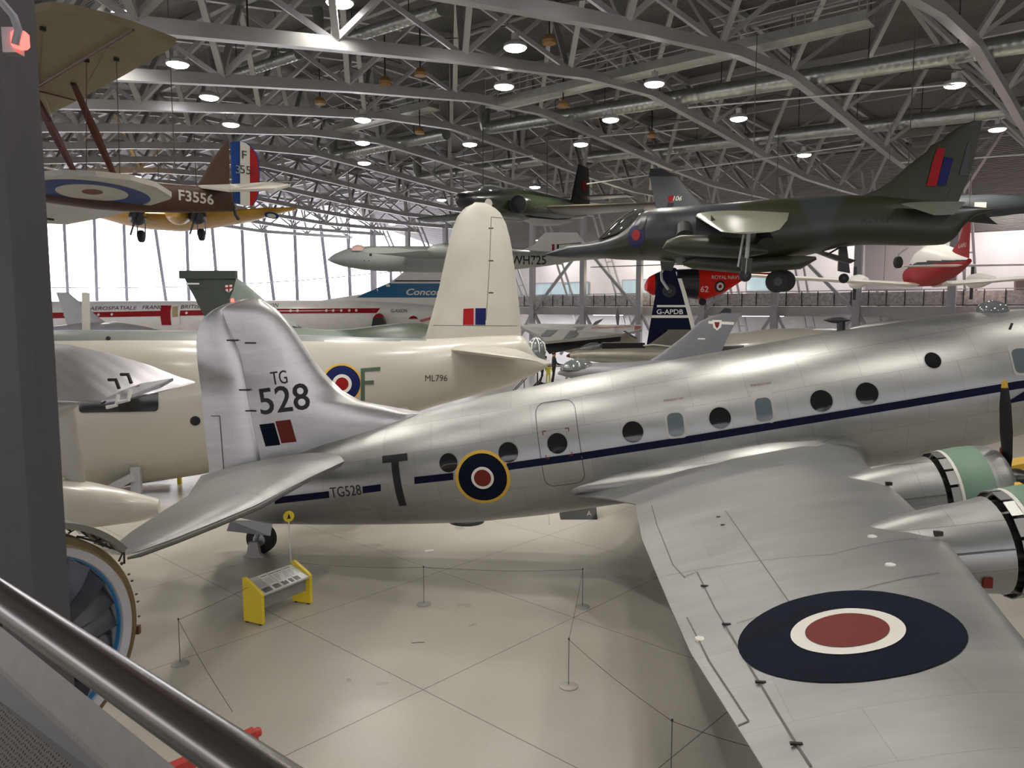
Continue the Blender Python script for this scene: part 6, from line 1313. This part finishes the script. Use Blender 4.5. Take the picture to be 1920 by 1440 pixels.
MB().lathe((0, 0, 0), (0, 0, 1), [(0, .1), (.5, .1), (.58, .04)], 14).build('cylinder', M['dred'], r); MB().tube([(0, 0, .5), (0, 0, 1.0)], .02, 6).build('stand_pole', M['offw'], r)
# access steps with people by the grey fighter
pz = 2.45; pc = at(1035, 716, 42)
r = empty('access_steps', (pc.x, 42, 0), 0, 'dark access steps with handrails beside the grey fighter nose', 'steps')
MB().box((0, 0, pz - .06), (1.8, 1.2, .1)).build('platform', M['dark'], r, False)
for x in (-.8, .8):
    for y in (-.5, .5): MB().bar((x, y, 0), (x, y, pz + 1.0), .05).build('post', M['dark'], r, False)
for y in (-.5, .5): MB().bar((-.8, y, pz + 1.0), (.8, y, pz + 1.0), .05).build('hand_rail', M['dark'], r, False); MB().bar((-.8, y, pz), (-2.9, y, .2), .1).build('stringer', M['dark'], r, False); MB().bar((-.8, y, pz + 1), (-2.9, y, 1.2), .04).build('hand_rail', M['dark'], r, False)
for y in (-.5,): 
    for k_ in (.35, .7, 1): MB().bar((lerp(-.8, -2.9, k_), y, lerp(pz, .2, k_)), (lerp(-.8, -2.9, k_), y, lerp(pz + 1, 1.2, k_)), .04).build('post', M['dark'], r, False)
for i in range(9): MB().box((lerp(-.95, -2.8, i / 8), 0, lerp(pz - .2, .3, i / 8)), (.25, 1.0, .04)).build('step', M['dark'], r, False)
def person(loc, rz, lab, cloth, hgt=1.72, lean=0.0, hair=(.03, .015, .01), arms='rail'):
    k = hgt / 1.72
    V_ = [(0, 0, .95), (0, 0, 1.18), (lean * .3, 0, 1.42), (lean * .45, 0, 1.50), (lean * .5, 0, 1.56), (.02 + lean * .6, 0, 1.63), (lean * .6, 0, 1.70),
          (0, .10, .90), (.02 + lean * .2, .11, .50), (-.03 - lean * .5, .11, .08), (.12, .11, .03),
          (0, -.10, .90), (-.05, -.11, .50), (-.16, -.11, .08), (-.02, -.11, .03),
          (lean * .3, .20, 1.40), (.10 + lean * .3, .26, 1.16), (.33 + lean * .2, .20, 1.05), (.40 + lean * .2, .18, 1.05),
          (lean * .3, -.20, 1.40), (.08 + lean * .3, -.26, 1.16), (.30 + lean * .2, -.22, 1.06), (.37 + lean * .2, -.2, 1.06)]
    E_ = [(0, 1), (1, 2), (2, 3), (3, 4), (4, 5), (5, 6), (0, 7), (7, 8), (8, 9), (9, 10), (0, 11), (11, 12), (12, 13), (13, 14), (2, 15), (15, 16), (16, 17), (17, 18), (2, 19), (19, 20), (20, 21), (21, 22)]
    rad = [.15, .14, .17, .08, .055, .10, .075, .10, .065, .045, .04, .10, .065, .045, .04, .065, .045, .035, .03, .065, .045, .035, .03]
    me = bpy.data.meshes.new('person'); me.from_pydata([tuple(c_ * k for c_ in v_) for v_ in V_], E_, [])
    o = bpy.data.objects.new('person', me); C.objects.link(o)
    sk = o.modifiers.new('skin', 'SKIN')
    for i, sv in enumerate(me.skin_vertices[0].data): sv.radius = (rad[i] * k, rad[i] * k * (1.0 if i not in (1, 2) else 1.15)); sv.use_root = (i == 0)
    ss = o.modifiers.new('sub', 'SUBSURF'); ss.levels = 2; ss.render_levels = 2
    me.materials.append(cloth); o.location = loc; o.rotation_euler.z = rz; tag(o, lab, 'person', None)
    MB().lathe(Vector((lean * .6, 0, 1.60)) * k, (0, 0, 1), [(-.12, .04), (-.1, .085), (0, .10), (.03, .101)], 14).build('head_face', M['skin'], o)
    MB().lathe(Vector((lean * .6 - .012, 0, 1.62)) * k, (0, 0, 1), [(-.02, .1), (.03, .115), (.09, .10), (.13, .03)], 14).build('hair', mat('hair', hair, .6), o)
    MB().lathe(Vector((lean * .6 + .1, 0, 1.59)) * k, (1, 0, 0), [(0, .015), (.025, .008)], 8).build('nose', M['skin'], o)
    return o
person(Vector((pc.x + .1, 42, pz)), R(10), 'person in dark clothes standing at the top of the access steps', M['cloth'])
person(Vector((pc.x - .55, 42.05, pz)), R(20), 'person in black leaning on the access steps, left of the standing one', mat('black_cloth', (.012, .012, .013), .8), 1.5, .35)
person(Vector((pc.x - .22, 41.75, pz)), R(-80), 'child in a yellow and green top held between the two adults', mat('yellow_cloth', (.5, .45, .05), .7), 1.15)
